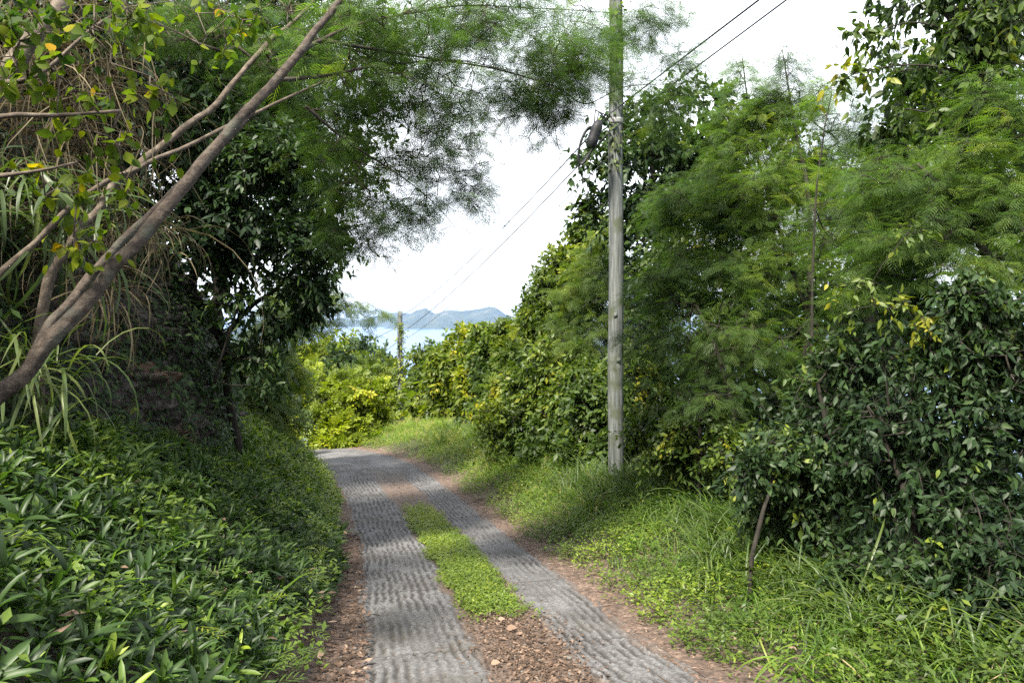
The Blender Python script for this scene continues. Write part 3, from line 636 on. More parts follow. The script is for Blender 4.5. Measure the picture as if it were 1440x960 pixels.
tree('shrub', 'vine-covered bush hanging around the foot of the far pole', 'bush',
     [[(590, 640, 31, .08), (590, 600, 31, .06), (592, 560, 31.4, .04)]],
     [(600, 600, 31, 28, 36, .8), (618, 545, 34, 34, 36, 1.0), (585, 545, 38.5, 30, 40, .8), (600, 630, 29.5, 30, 20, .6), (635, 580, 30, 28, 46, 1), (560, 600, 38, 40, 40, .8)], 560, 'leaf2', 26, .25, 'lime', tl=.55, droop=1.3, tint0=-.05, step=.5)
tree('shrub', 'dry brown creeper-covered mound right of the far pole', 'bush',
     [[(610, 560, 38, .08), (612, 530, 38, .06), (612, 510, 38, .04)]],
     [(612, 512, 38, 36, 26, 1.3), (640, 495, 38, 30, 24, 1.1)], 200, 'leaf2', 24, .30, 'mid', tl=.6, droop=1.0, tint0=.25, step=.6)
HEDGE = [
 ('green hedge bush with lime top at the sea edge, first right of the far pole', (655, 520, 29), [(655, 495, 29, 38, 32, 1.1), (640, 540, 28, 36, 50, 1), (670, 560, 27, 40, 50, 1)], 'lime', 'leaf2', .25, 560, .08),
 ('dark-hearted bush draped in vines between the lime-topped bushes of the hedge', (690, 520, 26), [(690, 495, 26, 34, 30, 1), (700, 550, 25, 34, 56, 1), (675, 600, 24, 32, 36, .8)], 'mid', 'leaf2', .24, 430, .0),
 ('tall yellow-green bush below the island ridge end', (735, 500, 24), [(735, 462, 24, 36, 24, .9), (740, 505, 23.5, 40, 46, 1), (730, 560, 22.5, 40, 50, 1)], 'lime', 'sprig', .30, 430, .0),
 ('tall hedge tree with reddish top standing against the sky left of the near pole', (775, 450, 22), [(768, 408, 22, 32, 30, .9), (800, 380, 21.5, 34, 36, .9), (780, 460, 21.5, 46, 40, 1), (835, 345, 21, 28, 30, .8)], 'lime', 'leaf2', .19, 760, -.12),
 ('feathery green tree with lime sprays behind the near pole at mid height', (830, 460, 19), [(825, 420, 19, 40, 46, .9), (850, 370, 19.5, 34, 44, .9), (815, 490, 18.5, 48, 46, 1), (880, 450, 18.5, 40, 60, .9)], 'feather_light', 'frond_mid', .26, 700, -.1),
 ('dense mid green bush at the grass edge left of the near pole', (780, 560, 17.5), [(775, 530, 18, 50, 50, .9), (820, 560, 17, 40, 56, .8), (760, 590, 17.5, 50, 42, .8), (800, 620, 16.3, 46, 28, .6)], 'mid', 'leaf2', .17, 800, .06),
 ('low bush behind the foot of the near pole', (860, 580, 15.5), [(850, 570, 15.5, 44, 55, .7), (890, 540, 16, 36, 60, .7), (840, 625, 15, 46, 28, .6), (895, 620, 14.6, 36, 36, .6)], 'mid', 'leaf2', .16, 700, .0),
]
for lab, (bx_, by_, bd_), bl, mt, lf, sz, ntw, t0 in HEDGE:
    tree('hedgerow_shrub', lab, 'bush', [[(bx_, by_ + 110, bd_, .05), (bx_, by_ + 40, bd_, .04), (bx_ + 4, by_, bd_, .03)], [(bx_ + 10, by_ + 105, bd_ + .2, .03), (bx_ + 22, by_ + 30, bd_, .025), (bx_ + 30, by_ - 10, bd_, .015)]],
         bl, ntw, lf, 12 if 'sprig' in lf else 15 if 'frond' in lf else 26, sz, mt, tl=.42, droop=.8, tint0=t0, step=.4, group='bushes of the hedgerow right of the road')
tree('sapling', 'small olive shrub with thin upright twigs at the grass edge', 'shrub',
     [[(705, 655, 17.5, .02), (702, 620, 17.5, .016), (700, 590, 17.5, .012)], [(708, 650, 17.4, .015), (712, 600, 17.3, .008)], [(700, 650, 17.6, .015), (686, 600, 17.6, .008)]],
     [(698, 590, 17.5, 28, 32, .5), (690, 620, 17.3, 22, 22, .4), (712, 630, 17.2, 20, 20, .3)], 110, 'leaf2', 16, .13, 'lime', tl=.4, tint0=-.1, droop=.3)
# ------------------------------------------------------------------ trees on the downhill (right) side
tree('broadleaf_tree', 'dark-leaved tree standing behind the near pole against the sky', 'tree',
     [[(930, 620, 17, .12), (925, 450, 17, .10), (920, 300, 17, .07), (915, 200, 17, .04)]],
     [(905, 215, 17, 75, 65, 1.1), (865, 270, 17, 46, 50, .8), (960, 180, 17, 70, 60, 1), (940, 280, 17, 60, 60, 1), (1000, 230, 17, 60, 70, 1), (840, 230, 17, 22, 18, .4), (985, 130, 17, 40, 30, .6), (900, 350, 17, 60, 50, .8)],
     640, 'leaf', 22, .19, 'dark', tl=.5, droop=.7, step=.5, tint0=.0)
tree('feathery_tree', 'feathery tree with two pointed tops against the bright sky', 'tree',
     [[(1128, 720, 10.5, .055), (1132, 600, 10.4, .05), (1138, 450, 10.4, .042), (1140, 300, 10.6, .034), (1120, 190, 10.8, .022), (1100, 70, 11, .006)],
      [(1138, 450, 10.4, .035), (1095, 320, 10.8, .028), (1060, 200, 11.2, .018), (1043, 75, 11.4, .005)]],
     [(1043, 160, 11.3, 34, 40, .35), (1100, 160, 11, 38, 40, .35), (1042, 118, 11.4, 20, 22, .2), (1042, 92, 11.4, 9, 16, .1), (1042, 78, 11.4, 4, 8, .05), (1042, 100, 11.4, 12, 20, .12), (1101, 110, 11, 22, 24, .2), (1101, 82, 11, 9, 18, .1), (1101, 66, 11, 4, 8, .05), (1101, 95, 11, 13, 20, .12), (1045, 150, 11.3, 34, 36, .35), (1100, 150, 11, 36, 36, .35), (1065, 240, 11.2, 75, 60, .8), (1010, 290, 11.4, 60, 60, .7), (1110, 300, 10.8, 85, 80, .9), (990, 380, 11.2, 70, 60, .7), (1075, 390, 10.8, 80, 60, .8), (960, 300, 11.6, 40, 50, .5)],
     1300, 'frond', 11, .18, 'feather', tl=.42, droop=.5, upn=.8, tint0=.05)
tree('feathery_tree', 'low spreading feathery tree whose sprays reach across the near pole', 'tree',
     [[(1050, 700, 10.3, .04), (1035, 600, 10.3, .036), (1010, 500, 10.3, .03), (980, 430, 10.4, .02)]],
     [(930, 420, 11.0, 50, 36, .5), (900, 470, 10.9, 32, 22, .3), (1000, 460, 10.5, 90, 55, .8), (940, 510, 10.7, 60, 45, .6), (1060, 520, 10.2, 80, 50, .7), (990, 560, 10.4, 70, 40, .6), (1130, 480, 9.8, 80, 60, .7)],
     560, 'frond', 10, .165, 'feather', tl=.4, droop=.5, upn=.9, tint0=-.02)
tree('slim_tree', 'slim tree with a straight bare dark stem leaning left to right', 'tree',
     [[(1134, 640, 8.2, .016), (1140, 500, 8.2, .014), (1146, 300, 8.3, .011), (1158, 190, 8.4, .008), (1170, 130, 8.5, .004)]],
     [(1180, 130, 8.6, 40, 30, .3), (1210, 200, 8.8, 55, 45, .4), (1190, 280, 8.8, 55, 50, .4), (1230, 90, 8.8, 45, 25, .3), (1170, 360, 8.6, 50, 40, .4)],
     210, 'frond', 8, .15, 'feather', tl=.34, droop=.5, tint0=-.05)
tree('broadleaf_tree', 'tree with large pointed leaves hanging from arching twigs at upper right', 'tree',
     [[(1500, 560, 7.5, .09), (1470, 350, 7.5, .075), (1420, 180, 7.6, .055), (1370, 80, 7.8, .035), (1330, 20, 8, .02)],
      [(1400, 130, 7.7, .02), (1340, 98, 7.8, .012), (1270, 92, 7.9, .008), (1200, 105, 8, .005), (1165, 125, 8, .003)],
      [(1400, 110, 7.7, .02), (1320, 40, 7.9, .011), (1260, 35, 8, .007), (1205, 60, 8, .004)]],
     [(1360, 60, 8, 75, 60, .6), (1410, 20, 7.8, 60, 50, .6), (1290, 20, 8.2, 50, 28, .4), (1360, 160, 8.2, 70, 50, .6), (1250, 98, 7.95, 60, 8, .15), (1230, 52, 8.0, 36, 14, .15), (1195, 110, 8, 28, 8, .1), (1420, 110, 7.6, 50, 70, .6), (1255, 165, 8.3, 30, 26, .3), (1330, -20, 8, 90, 30, .5)],
     440, 'leaf', 13, .125, 'mid', tl=.28, droop=1.3, step=.3, tint0=.0)
tree('feathery_tree', 'feathery tree with layered sprays at the right edge above the dark thicket', 'tree',
     [[(1480, 760, 6.6, .06), (1440, 560, 6.7, .05), (1400, 400, 6.9, .04), (1350, 290, 7.2, .028), (1290, 230, 7.5, .015)]],
     [(1330, 270, 7.3, 95, 50, .5), (1400, 200, 7.2, 70, 60, .5), (1280, 330, 7.3, 85, 40, .5), (1400, 310, 6.9, 75, 50, .5), (1240, 390, 7.2, 60, 28, .3), (1350, 370, 7.0, 70, 30, .4), (1240, 260, 7.8, 60, 50, .5), (1430, 130, 7.2, 50, 50, .4)],
     760, 'frond', 10, .16, 'feather', tl=.32, droop=.45, upn=1.0, tint0=.0)
tree('thicket_tree', 'dark broadleaf tree with big leaves filling the shade at the right edge', 'tree',
     [[(1395, 900, 6.3, .035), (1388, 780, 6.3, .032), (1372, 640, 6.4, .028), (1352, 520, 6.4, .022), (1330, 430, 6.4, .015)],
      [(1300, 880, 6.2, .03), (1290, 760, 6.2, .028), (1260, 660, 6.3, .02), (1220, 570, 6.4, .012)]],
     [(1350, 480, 6.2, 100, 60, .5), (1380, 870, 5.6, 70, 35, .3), (1290, 850, 6.2, 60, 25, .3), (1400, 570, 5.9, 75, 75, .5), (1290, 580, 6.4, 90, 70, .5), (1360, 680, 6.0, 90, 60, .5), (1260, 690, 6.5, 90, 50, .5), (1400, 420, 6, 60, 40, .4), (1420, 760, 5.8, 60, 60, .4), (1330, 790, 6.2, 80, 40, .35), (1420, 850, 5.7, 50, 40, .35), (1270, 810, 6.6, 50, 25, .3), (1450, 520, 6, 60, 100, .5)],
     900, 'leaf', 22, .088, 'dark', tl=.3, droop=1.1, step=.3, tint0=-.02)
tree('thicket_tree', 'dark bush of broad leaves behind the small leaning stem', 'bush',
     [[(1180, 800, 7.6, .04), (1175, 720, 7.6, .035), (1165, 620, 7.7, .028), (1150, 540, 7.8, .018)]],
     [(1160, 580, 7.8, 85, 50, .6), (1120, 640, 7.7, 75, 50, .6), (1190, 660, 7.4, 80, 45, .6), (1130, 710, 7.5, 60, 28, .4), (1215, 520, 7.6, 60, 45, .5), (1190, 750, 7.2, 50, 18, .3)],
     560, 'leaf', 20, .095, 'dark', tl=.32, droop=1.0, step=.3, tint0=.02)
tree('thicket_tree', 'mid green bush of small leaves at the grass edge right of the near pole', 'bush',
     [[(985, 690, 10.2, .03), (985, 620, 10.2, .026), (980, 560, 10.3, .018)]],
     [(960, 600, 10.8, 55, 42, .6), (1020, 620, 10, 60, 42, .6), (920, 610, 11.8, 36, 40, .5), (1050, 660, 9.4, 60, 28, .5), (980, 650, 10.4, 60, 20, .4)],
     460, 'leaf2', 22, .10, 'mid', tl=.3, droop=.6, step=.3, tint0=-.05)
tree('thicket_bush', 'low dark bush of drooping leaves at the lower right edge', 'bush',
     [[(1430, 1010, 5.2, .02), (1420, 900, 5.2, .018), (1400, 800, 5.2, .012)], [(1350, 960, 5.5, .016), (1330, 880, 5.5, .012), (1300, 820, 5.5, .008)]],
     [(1410, 770, 5.3, 80, 70, .35), (1310, 815, 5.6, 55, 36, .25), (1410, 850, 5.0, 60, 40, .25), (1225, 800, 6.2, 50, 30, .25)], 330, 'leaf', 18, .085, 'dark', tl=.26, droop=1.1, step=.25)
tree('sapling', 'sapling with bright lime leaves standing out before the dark thicket', 'sapling',
     [[(1262, 830, 6.6, .012), (1255, 650, 6.5, .010), (1240, 480, 6.4, .007), (1225, 410, 6.3, .004)]],
     [(1205, 400, 6.3, 30, 14, .15), (1250, 425, 6.3, 40, 14, .15), (1285, 440, 6.3, 18, 14, .12), (1190, 440, 6.4, 12, 10, .1), (1290, 325, 6.6, 26, 10, .12)], 34, 'leaf', 9, .08, 'mid', tl=.2, droop=1.0, tint0=.22)
tree('young_tree', 'short dark bare stem leaning over the verge grass', 'tree',
     [[(1056, 790, 6.9, .02), (1063, 755, 6.95, .022), (1074, 715, 7.0, .018), (1083, 690, 7.1, .015), (1090, 650, 7.2, .01)]],
     [(1095, 640, 7.2, 40, 26, .3), (1060, 670, 7.2, 30, 14, .2)], 40, 'leaf', 14, .10, 'dark', tl=.25)
BACK = [
 ('airy feathery tree filling the gap between the pointed tops and the upper right tree', (1220, 330, 11.5), [(1160, 230, 11.8, 60, 55, .6), (1230, 200, 12, 60, 50, .6), (1290, 240, 11.5, 60, 55, .6), (1200, 310, 11.5, 80, 60, .7), (1150, 150, 12, 30, 30, .3)], 'feather', 520, .05),
 ('leafy tree behind the two pointed feathery tops', (1180, 420, 15), [(1180, 330, 15, 120, 120, 1), (1270, 260, 15, 80, 80, .8), (1090, 230, 15.5, 70, 70, .8), (1100, 430, 15, 110, 80, 1), (1230, 440, 14.5, 70, 60, .8), (1040, 330, 15, 90, 80, 1)], 'mid', 720, -.12),
 ('broad shaded tree low behind the dark thicket', (1330, 600, 11), [(1330, 480, 11, 120, 50, .6), (1200, 600, 11.5, 130, 80, .8), (1400, 660, 10, 100, 70, .6), (1280, 740, 10.5, 150, 60, .6), (1100, 620, 12, 110, 80, .8)], 'dark', 760, .1),
 ('tall tree behind the layered sprays of the right edge', (1400, 300, 12), [(1380, 250, 12, 110, 90, .9), (1320, 130, 12.5, 80, 70, .8), (1420, 400, 11.5, 80, 70, .6), (1330, 430, 12, 90, 50, .6), (1260, 300, 12.5, 60, 70, .7), (1410, 60, 12, 80, 80, .8)], 'mid', 620, -.1),
 ('green tree between the near pole and the two pointed tops', (1000, 420, 15.5), [(990, 430, 15.5, 90, 90, 1), (1040, 520, 15, 100, 70, 1), (930, 520, 15.5, 60, 80, .8), (1130, 500, 14, 110, 80, .8), (1230, 480, 14, 80, 60, .7), (1200, 600, 13, 90, 60, .7), (960, 620, 15, 90, 50, .8)], 'mid', 950, -.12),
]
for lab, (bx_, by_, bd_), bl, mt, ntw, t0 in BACK:
    tree('background_tree', lab, 'tree', [[(bx_ + 10, by_ + 330, bd_, .10), (bx_, by_ + 120, bd_, .08), (bx_ - 10, by_, bd_, .05)]], bl, ntw, 'frond' if mt == 'feather' else 'leaf2', 12 if mt == 'feather' else 26, .19 if mt == 'feather' else .17, mt, tl=.5, droop=.6, step=.5, tint0=t0)

tree('shade_tree', 'unseen broadleaf tree behind the camera, added to shade the near right verge', 'tree',  # out-of-frame tree, added so its crown shades the lower right verge
     [[('w', 5.2, -1.5, -2.6, .13), ('w', 4.6, -1.4, 0, .11), ('w', 3.6, -1.2, 2.4, .085), ('w', 2.4, -.9, 4.2, .05)]],
     [('w', 2.0, -.8, 4.6, 1.7, 1.5, .9), ('w', .4, -1.6, 4.8, 1.3, 1.3, .7), ('w', 3.6, -1.2, 4.4, 1.3, 1.5, .9)], 300, 'leaf', 24, .13, 'mid', tl=.4, droop=.8)
# ------------------------------------------------------------------ poles and wires
G['pole'] = noise_mat('weathered_pole_wood', [(.32, (.038, .043, .042)), (.5, (.10, .11, .108)), (.7, (.19, .205, .20))], scale=9, detail=9, rough=.85, bump=.5, bdist=.01, stretch=(3, 3, .16), second=(2.6, .5, .62, (.065, .075, .05)))
G['wire'] = noise_mat('black_cable', [(.4, (.02, .02, .022)), (.7, (.045, .045, .05))], scale=20, rough=.5, bump=0)
G['case'] = noise_mat('black_plastic', [(.4, (.006, .006, .008)), (.7, (.014, .014, .018))], scale=20, rough=.6, bump=0)
G['steel'] = noise_mat('dull_steel', [(.4, (.16, .16, .165)), (.7, (.26, .26, .26))], scale=20, rough=.5, bump=.1)
G['plate'] = noise_mat('pale_tag', [(.4, (.4, .4, .38)), (.7, (.55, .55, .5))], scale=20, rough=.5, bump=0)
G['insul'] = noise_mat('brown_insulator', [(.4, (.10, .045, .03)), (.7, (.16, .07, .045))], scale=12, rough=.25, bump=0)
def pole(label, x, y, r0, r1, top, lean=(0, 0), arm=None):
    g = gz(x, y); root = empty('utility_pole', (x, y, g), label, 'utility pole')
    n_ = 40; zs = np.linspace(g - .5, top, n_); f = (zs - g) / (top - g)
    path = np.stack([x + lean[0] * f + .008 * np.sin(zs * 1.7), y + lean[1] * f, zs], -1)
    b = Bag(); add_tube(b, path, r0 + (r1 - r0) * f, 24, wob=.006); b.build('shaft', G['pole'], root, smooth=True)
    if arm:
        cx_, cz_, ln, dv = arm; d = unit(np.array([dv[0], dv[1], 0.])); c = np.array([x + lean[0], y + lean[1], cz_]) + np.array([-d[1], d[0], 0]) * (-r1 - .05)
        b = Bag(); u = d * ln; s = np.array([-d[1], d[0], 0]) * .045; t_ = np.array([0, 0, .055])
        V = [c + a_ * u + bb * s + cc * t_ for a_ in (-1, 1) for bb in (-1, 1) for cc in (-1, 1)]
        b.add(V, [[0, 1, 3, 2], [4, 6, 7, 5], [0, 4, 5, 1], [2, 3, 7, 6], [0, 2, 6, 4], [1, 5, 7, 3]]); ao = b.build('crossarm', G['pole'], root)
        for a_ in (-.9, -.45, .45, .9):
            q = c + a_ * u + np.array([0, 0, .056]); zz = np.array([0, .03, .05, .08, .11, .14]); rr = np.array([.02, .05, .025, .05, .045, .02])
            b = Bag(); add_tube(b, np.stack([q[0] + 0 * zz, q[1] + 0 * zz, q[2] + zz], -1), rr, 12); b.build('insulator', G['insul'], root, smooth=True)
    return root, g
PX, PY = (866 - 720) / FPX * 13.2, 13.2
p1, g1 = pole('tall grey weathered wooden utility pole on the right verge', PX, PY, .142, .112, 8.2, arm=(0, 7.7, .9, (1, .12)))
b = Bag()
for k, zz in enumerate(np.linspace(-2.2, 1.2, 8)):
    pass
for (dz, dx) in ((.45, -.02), (-.35, .03)):
    zc = -.4 + dz; V = [(PX + dx - .03, PY - .137, zc - .045), (PX + dx + .03, PY - .137, zc - .045), (PX + dx + .03, PY - .137, zc + .045), (PX + dx - .03, PY - .137, zc + .045)]
    V = V + [(a_, b_ + .012, c_) for a_, b_, c_ in V]
    bb = Bag(); bb.add(V, [[0, 1, 2, 3], [7, 6, 5, 4], [0, 4, 5, 1], [1, 5, 6, 2], [2, 6, 7, 3], [3, 7, 4, 0]])
    bb.build('tag_plate', G['pole'], p1)
b = Bag(); zz = np.linspace(3.45, 3.55, 4); add_tube(b, np.stack([PX + 0 * zz, PY + 0 * zz, zz], -1), [.132] * 4, 20); b.build('cable_bracket', G['steel'], p1)
FX, FY = (562.5 - 720) / FPX * 36, 36.0
p2, g2 = pole('distant thin wooden utility pole rising out of the bushes before the sea', FX, FY, .14, .115, .35)
b = Bag(); zz = np.linspace(-.5, -.42, 3); add_tube(b, np.stack([FX + 0 * zz, FY + 0 * zz, zz], -1), [.14] * 3, 14); b.build('cable_bracket', G['steel'], p2)
def wire(label, A, B, sag, r=.011, n_=60, C_=None):
    A = np.array(A, float); B = np.array(B, float); f = np.linspace(0, 1, n_)[:, None]
    q = A + (B - A) * f - np.array([0, 0, 1.]) * (4 * sag * f * (1 - f))
    b = Bag(); add_tube(b, q, np.full(n_, r), 6)
    return tag(b.build('overhead_cable', G['wire'], None, origin=tuple(A)), label, 'cable', 'overhead cables')
a1 = np.array([PX - .14, PY, 3.62]); a2 = np.array([PX - .14, PY, 3.30])
def thru(px, py, d, A, yend):          # straight line from A through a seen point, carried on to yend
    q = P(px, py, d); return A + (q - A) * (yend - A[1]) / (q[1] - A[1])
wire('upper overhead cable from the near pole out at the top of the picture, left one', a1, thru(1062, 4, 8, a1, -14), .0)
wire('lower overhead cable from the near pole out at the top, right one', a2, thru(1106, 0, 7.4, a2, -14), .0, .009)
wire('left cable of the pair crossing the open sky to the far pole', a1 + [0, .1, 0], (FX, FY, .05), .35, .012)
wire('right cable of the pair crossing the open sky to the far pole', a2 + [0, .1, 0], (FX + .1, FY, -.7), .28, .012)
wire('third thin cable meeting the far pole lowest', (PX - .1, PY + .1, 2.9), (FX + .1, FY, -1.15), .25, .008)
wire('cable leaving the far pole to the lower left over the sea', (FX - .1, FY, -.42), P(380, 530, 52), .3, .012)
wire('lower of the cables leaving the far pole to the left', (FX - .1, FY, -1.15), P(395, 580, 52), .3, .012)
# the splice case and its slack loop that hang beside the near pole
c = P(830, 190, 12.6)
cl_ = empty('cable_splice', c, 'black splice case with a long slack cable loop hanging left of the near pole', 'splice case')
b = Bag(); ax_ = unit(np.array([.12, 0, .35])); f = np.linspace(-1, 1, 9); rr = .085 * np.array([.45, .85, 1, 1, .92, 1, 1, .85, .45])
add_tube(b, c + np.array([.07, 0, 0]) + f[:, None] * ax_ * .26, rr * 1.15, 14); b.build('case', G['case'], cl_, smooth=True)
th = np.linspace(0, 2 * math.pi, 40); lp = np.stack([.105 * np.sin(th), .03 * np.cos(th * 2), .33 * np.cos(th)], -1)
ca, sa = math.cos(R(16)), math.sin(R(16)); lp = np.stack([lp[:, 0] * ca + lp[:, 2] * sa, lp[:, 1], -lp[:, 0] * sa + lp[:, 2] * ca], -1)
b = Bag()
for k in range(3): add_tube(b, lp * (1 - .04 * k) + c + np.array([-.07, .02 * k, -.17]), np.full(40, .019), 7)
b.build('slack_loop', G['wire'], cl_, smooth=True)
b = Bag(); add_tube(b, [c + [.1, 0, .18], c + [.16, .1, .42], np.array([PX - .12, PY, 3.5])], [.012] * 3, 6); add_tube(b, [c + [.06, 0, .15], c + [.1, .1, .45], np.array([PX - .14, PY, 3.6])], [.012] * 3, 6); b.build('hanger', G['wire'], cl_)
# vine leaves climbing both poles
def vine_on(x, y, r, z0, z1, n_, size, mat, label, bias):
    zz = rng.uniform(z0, z1, n_); an = rng.normal(bias, 1.3, n_); rr = r + rng.exponential(.04, n_)
    T = np.stack([x + np.cos(an) * rr, y + np.sin(an) * rr, zz], -1)
    od = np.stack([np.cos(an), np.sin(an), -.5 + 0 * an], -1) + rng.normal(0, .5, (n_, 3))
    V, F, t_ = expand(*TPL['leaf_wide'], T, frames(od, unit(np.stack([np.cos(an), np.sin(an), 1.2 + 0 * an], -1))), size * rng.uniform(.5, 1.2, n_), rng.beta(2, 3, n_))
    root = empty('climbing_vine', (x, y, z0), label, 'vine'); mesh_obj('leaves', V, F, G[mat], root, t_)
    b = Bag()
    for k in range(3):
        z_ = np.linspace(z0, z1, 30); a_ = bias + .6 * np.sin(z_ * 1.3 + k * 2) + k * .5; add_tube(b, np.stack([x + np.cos(a_) * (r + .008), y + np.sin(a_) * (r + .008), z_], -1), np.full(30, .006), 4)
    b.build('stem', G['bark_dark'], root)
vine_on(PX, PY, .12, 2.6, 7.6, 300, .08, 'mid', 'leafy vine wrapping the upper part of the near pole', -1.4)
vine_on(FX, FY, .15, -4.5, -.2, 260, .17, 'lime', 'vine leaves climbing the distant pole', -1.2)

# ------------------------------------------------------------------ ground cover (nobody could count it)
def scatter(n_, xr, yr, dens):
    x = rng.uniform(*xr, n_); y = rng.uniform(*yr, n_); s, z, k = road_at(x, y)
    keep = rng.uniform(0, 1, n_) < dens(x, y, s); return x[keep], y[keep], s[keep]
def sstep(a, b, v): t = np.clip((v - a) / (b - a), 0, 1); return t * t * (3 - 2 * t)
def blades(name, label, x, y, L, w, mat, tint, per=1, curl=.7, spread=.35, sink=.0, tpl='blade', litter=False, lift=0.0, stretchw=1.0):
    n_ = len(x); X_ = np.repeat(x, per) + rng.normal(0, .03 * (per > 1), n_ * per); Y_ = np.repeat(y, per) + rng.normal(0, .03 * (per > 1), n_ * per)
    Z_ = ground(X_, Y_) - sink + lift
    az_ = rng.uniform(0, 2 * math.pi, len(X_)); el_ = np.clip(rng.normal(1.15, spread, len(X_)), .1, 1.5)
    d = np.stack([np.cos(az_) * np.cos(el_), np.sin(az_) * np.cos(el_), np.sin(el_)], -1)
    up = np.stack([-np.cos(az_) * np.sin(el_), -np.sin(az_) * np.sin(el_), np.cos(el_)], -1)
    Ls = np.repeat(L, per) * rng.uniform(.55, 1.2, len(X_)); T = np.stack([X_, Y_, Z_], -1)
    sc = np.stack([Ls, w * stretchw * rng.uniform(.7, 1.3, len(X_)) / TPLW[tpl], Ls], -1)
    V, F, t_ = expand(*TPL[tpl], T, frames(d, up), sc, np.clip(np.repeat(tint, per) + rng.normal(0, .16, len(X_)), 0, 1))
    TRI[0] += 2 * len(F)
    return tag(mesh_obj(name, V, F, G[mat], None, t_), label, kind='stuff')
def creeping(name, label, x, y, z, hmax, size, mat, tint, per=6, r0=.05):
    xx, yy = ondisc(x, y, per, r0); n_ = len(xx); zz = np.repeat(z, per) + hmax * rng.uniform(0, 1, n_) ** 1.3
    az_ = rng.uniform(0, 6.28, n_); d = np.stack([np.cos(az_), np.sin(az_), rng.normal(.25, .35, n_)], -1)
    up = np.tile([0, 0, 1.], (n_, 1)) + rng.normal(0, .35, (n_, 3))
    V, F, t_ = expand(*TPL['leaf2'], np.stack([xx, yy, zz], -1), frames(d, up), size * rng.uniform(.55, 1.25, n_), np.clip(np.repeat(tint, per) + rng.normal(0, .15, n_), 0, 1)); TRI[0] += 2 * len(F)
    return tag(mesh_obj(name, V, F, G[mat], None, t_), label, kind='stuff')
def flat(name, label, x, y, z, size, mat, tint, tpl='leaf2', lift=.006, elong=None):
    n_ = len(x); az_ = rng.uniform(0, 6.28, n_); d = np.stack([np.cos(az_), np.sin(az_), rng.normal(0, .15, n_)], -1); up = np.tile([0, 0, 1.], (n_, 1)) + rng.normal(0, .28, (n_, 3))
    up = up * np.where(rng.uniform(0, 1, n_) < .5, -1, 1)[:, None]
    sz_ = size * rng.uniform(.4, 1.3, n_); sc = np.stack([sz_, sz_ * (elong if elong else 1), sz_], -1)
    V, F, t_ = expand(*TPL[tpl], np.stack([x, y, z + lift + .012 * rng.uniform(0, 1, n_)], -1), frames(d, up), sc, np.clip(tint, 0, 1)); TRI[0] += 2 * len(F)
    return tag(mesh_obj(name, V, F, G[mat], None, t_), label, kind='stuff')
TPLW = dict(blade=.035, lance=.16)
TPL['blade'] = t_lance(.035, .8, 4)
def ondisc(x, y, per, r0):
    a_ = rng.uniform(0, 6.28, len(x) * per); r_ = r0 * np.sqrt(rng.uniform(0, 1, len(x) * per))
    return np.repeat(x, per) + np.cos(a_) * r_, np.repeat(y, per) + np.sin(a_) * r_
# 1. lance-leaved rosettes clothing the left bank
def f_(x, y, s): return ((s < -HW - .12 - .28 * (1 - sstep(6, 8.5, y)) - .16 * (vnoise(y * 1.3, x * 0, s=5))) & (s > -HW - 3.6)) * 1.0
x, y, s = scatter(38000, (-9.5, -.6), (2.2, 22), f_)
k = rng.uniform(0, 1, len(x)) < np.clip(1.15 - y * .03, .45, 1); x, y, s = x[k], y[k], s[k]
hgt = ground(x, y); n_ = len(x); per = 9
far = sstep(8, 15, y)
hump = .42 * fbm(x * 2.2, y * 2.2, s=71) ** 1.3 + .22 * rng.uniform(0, 1, n_) ** 1.5; edge_f = np.clip((-s - HW - .1) / .5, .25, 1)
L_ = np.repeat((.105 + .07 * rng.uniform(0, 1, n_) ** 2) * (1 + .45 * far), per)
X_ = np.repeat(x, per); Y_ = np.repeat(y, per); Z_ = np.repeat(hgt + hump * edge_f + .02, per)
tiltx = np.repeat(rng.normal(.18, .25, n_), per); tilty = np.repeat(rng.normal(-.1, .25, n_), per)
az_ = rng.uniform(0, 2 * math.pi, n_ * per); el_ = np.clip(rng.normal(.72, .45, n_ * per), -.3, 1.4)
d = np.stack([np.cos(az_) * np.cos(el_) + tiltx, np.sin(az_) * np.cos(el_) + tilty, np.sin(el_)], -1)
up = np.stack([-np.cos(az_) * np.sin(el_) + tiltx, -np.sin(az_) * np.sin(el_) + tilty, np.cos(el_)], -1) + .1 * rng.normal(size=(n_ * per, 3))
Ls = L_ * rng.uniform(.55, 1.15, n_ * per)
clump = (fbm(x * 1.1, y * 1.1, s=73) - .45) * .7 + (rng.uniform(0, 1, n_) < .06) * .4 + .42 * far * (vnoise(x * 2, y * 2, s=74) > .15)
tint = np.clip(np.repeat(clump + .30, per) + rng.normal(0, .17, n_ * per), 0, 1)
V, F, t_ = expand(*TPL['lance'], np.stack([X_, Y_, Z_ + .04], -1), frames(d, up), np.stack([Ls, Ls * 1.0 * rng.uniform(.8, 1.3, n_ * per), Ls], -1), tint); TRI[0] += 2 * len(F)
tag(mesh_obj('ground_cover', V, F, G['rosette'], None, t_), 'thick mat of glossy lance-leaved plants on the left bank', kind='stuff')
x2, y2, s2 = scatter(15000, (-9, -.8), (2.3, 21), lambda x, y, s: ((s < -HW - .2) & (s > -HW - 3.4)) * (fbm(x * 1.5, y * 1.5, s=79) > .52 - .25 * sstep(8, 14, y)))
z2 = ground(x2, y2) + .16 + .42 * fbm(x2 * 2.2, y2 * 2.2, s=71) ** 1.3
creeping('bank_weeds', 'patches of small oval-leaved weeds mixed into the left bank', x2, y2, z2, .22, .062, 'creeper', .28 + .45 * sstep(7, 13, y2) + .3 * (fbm(x2, y2, s=78) - .5), per=6, r0=.1)
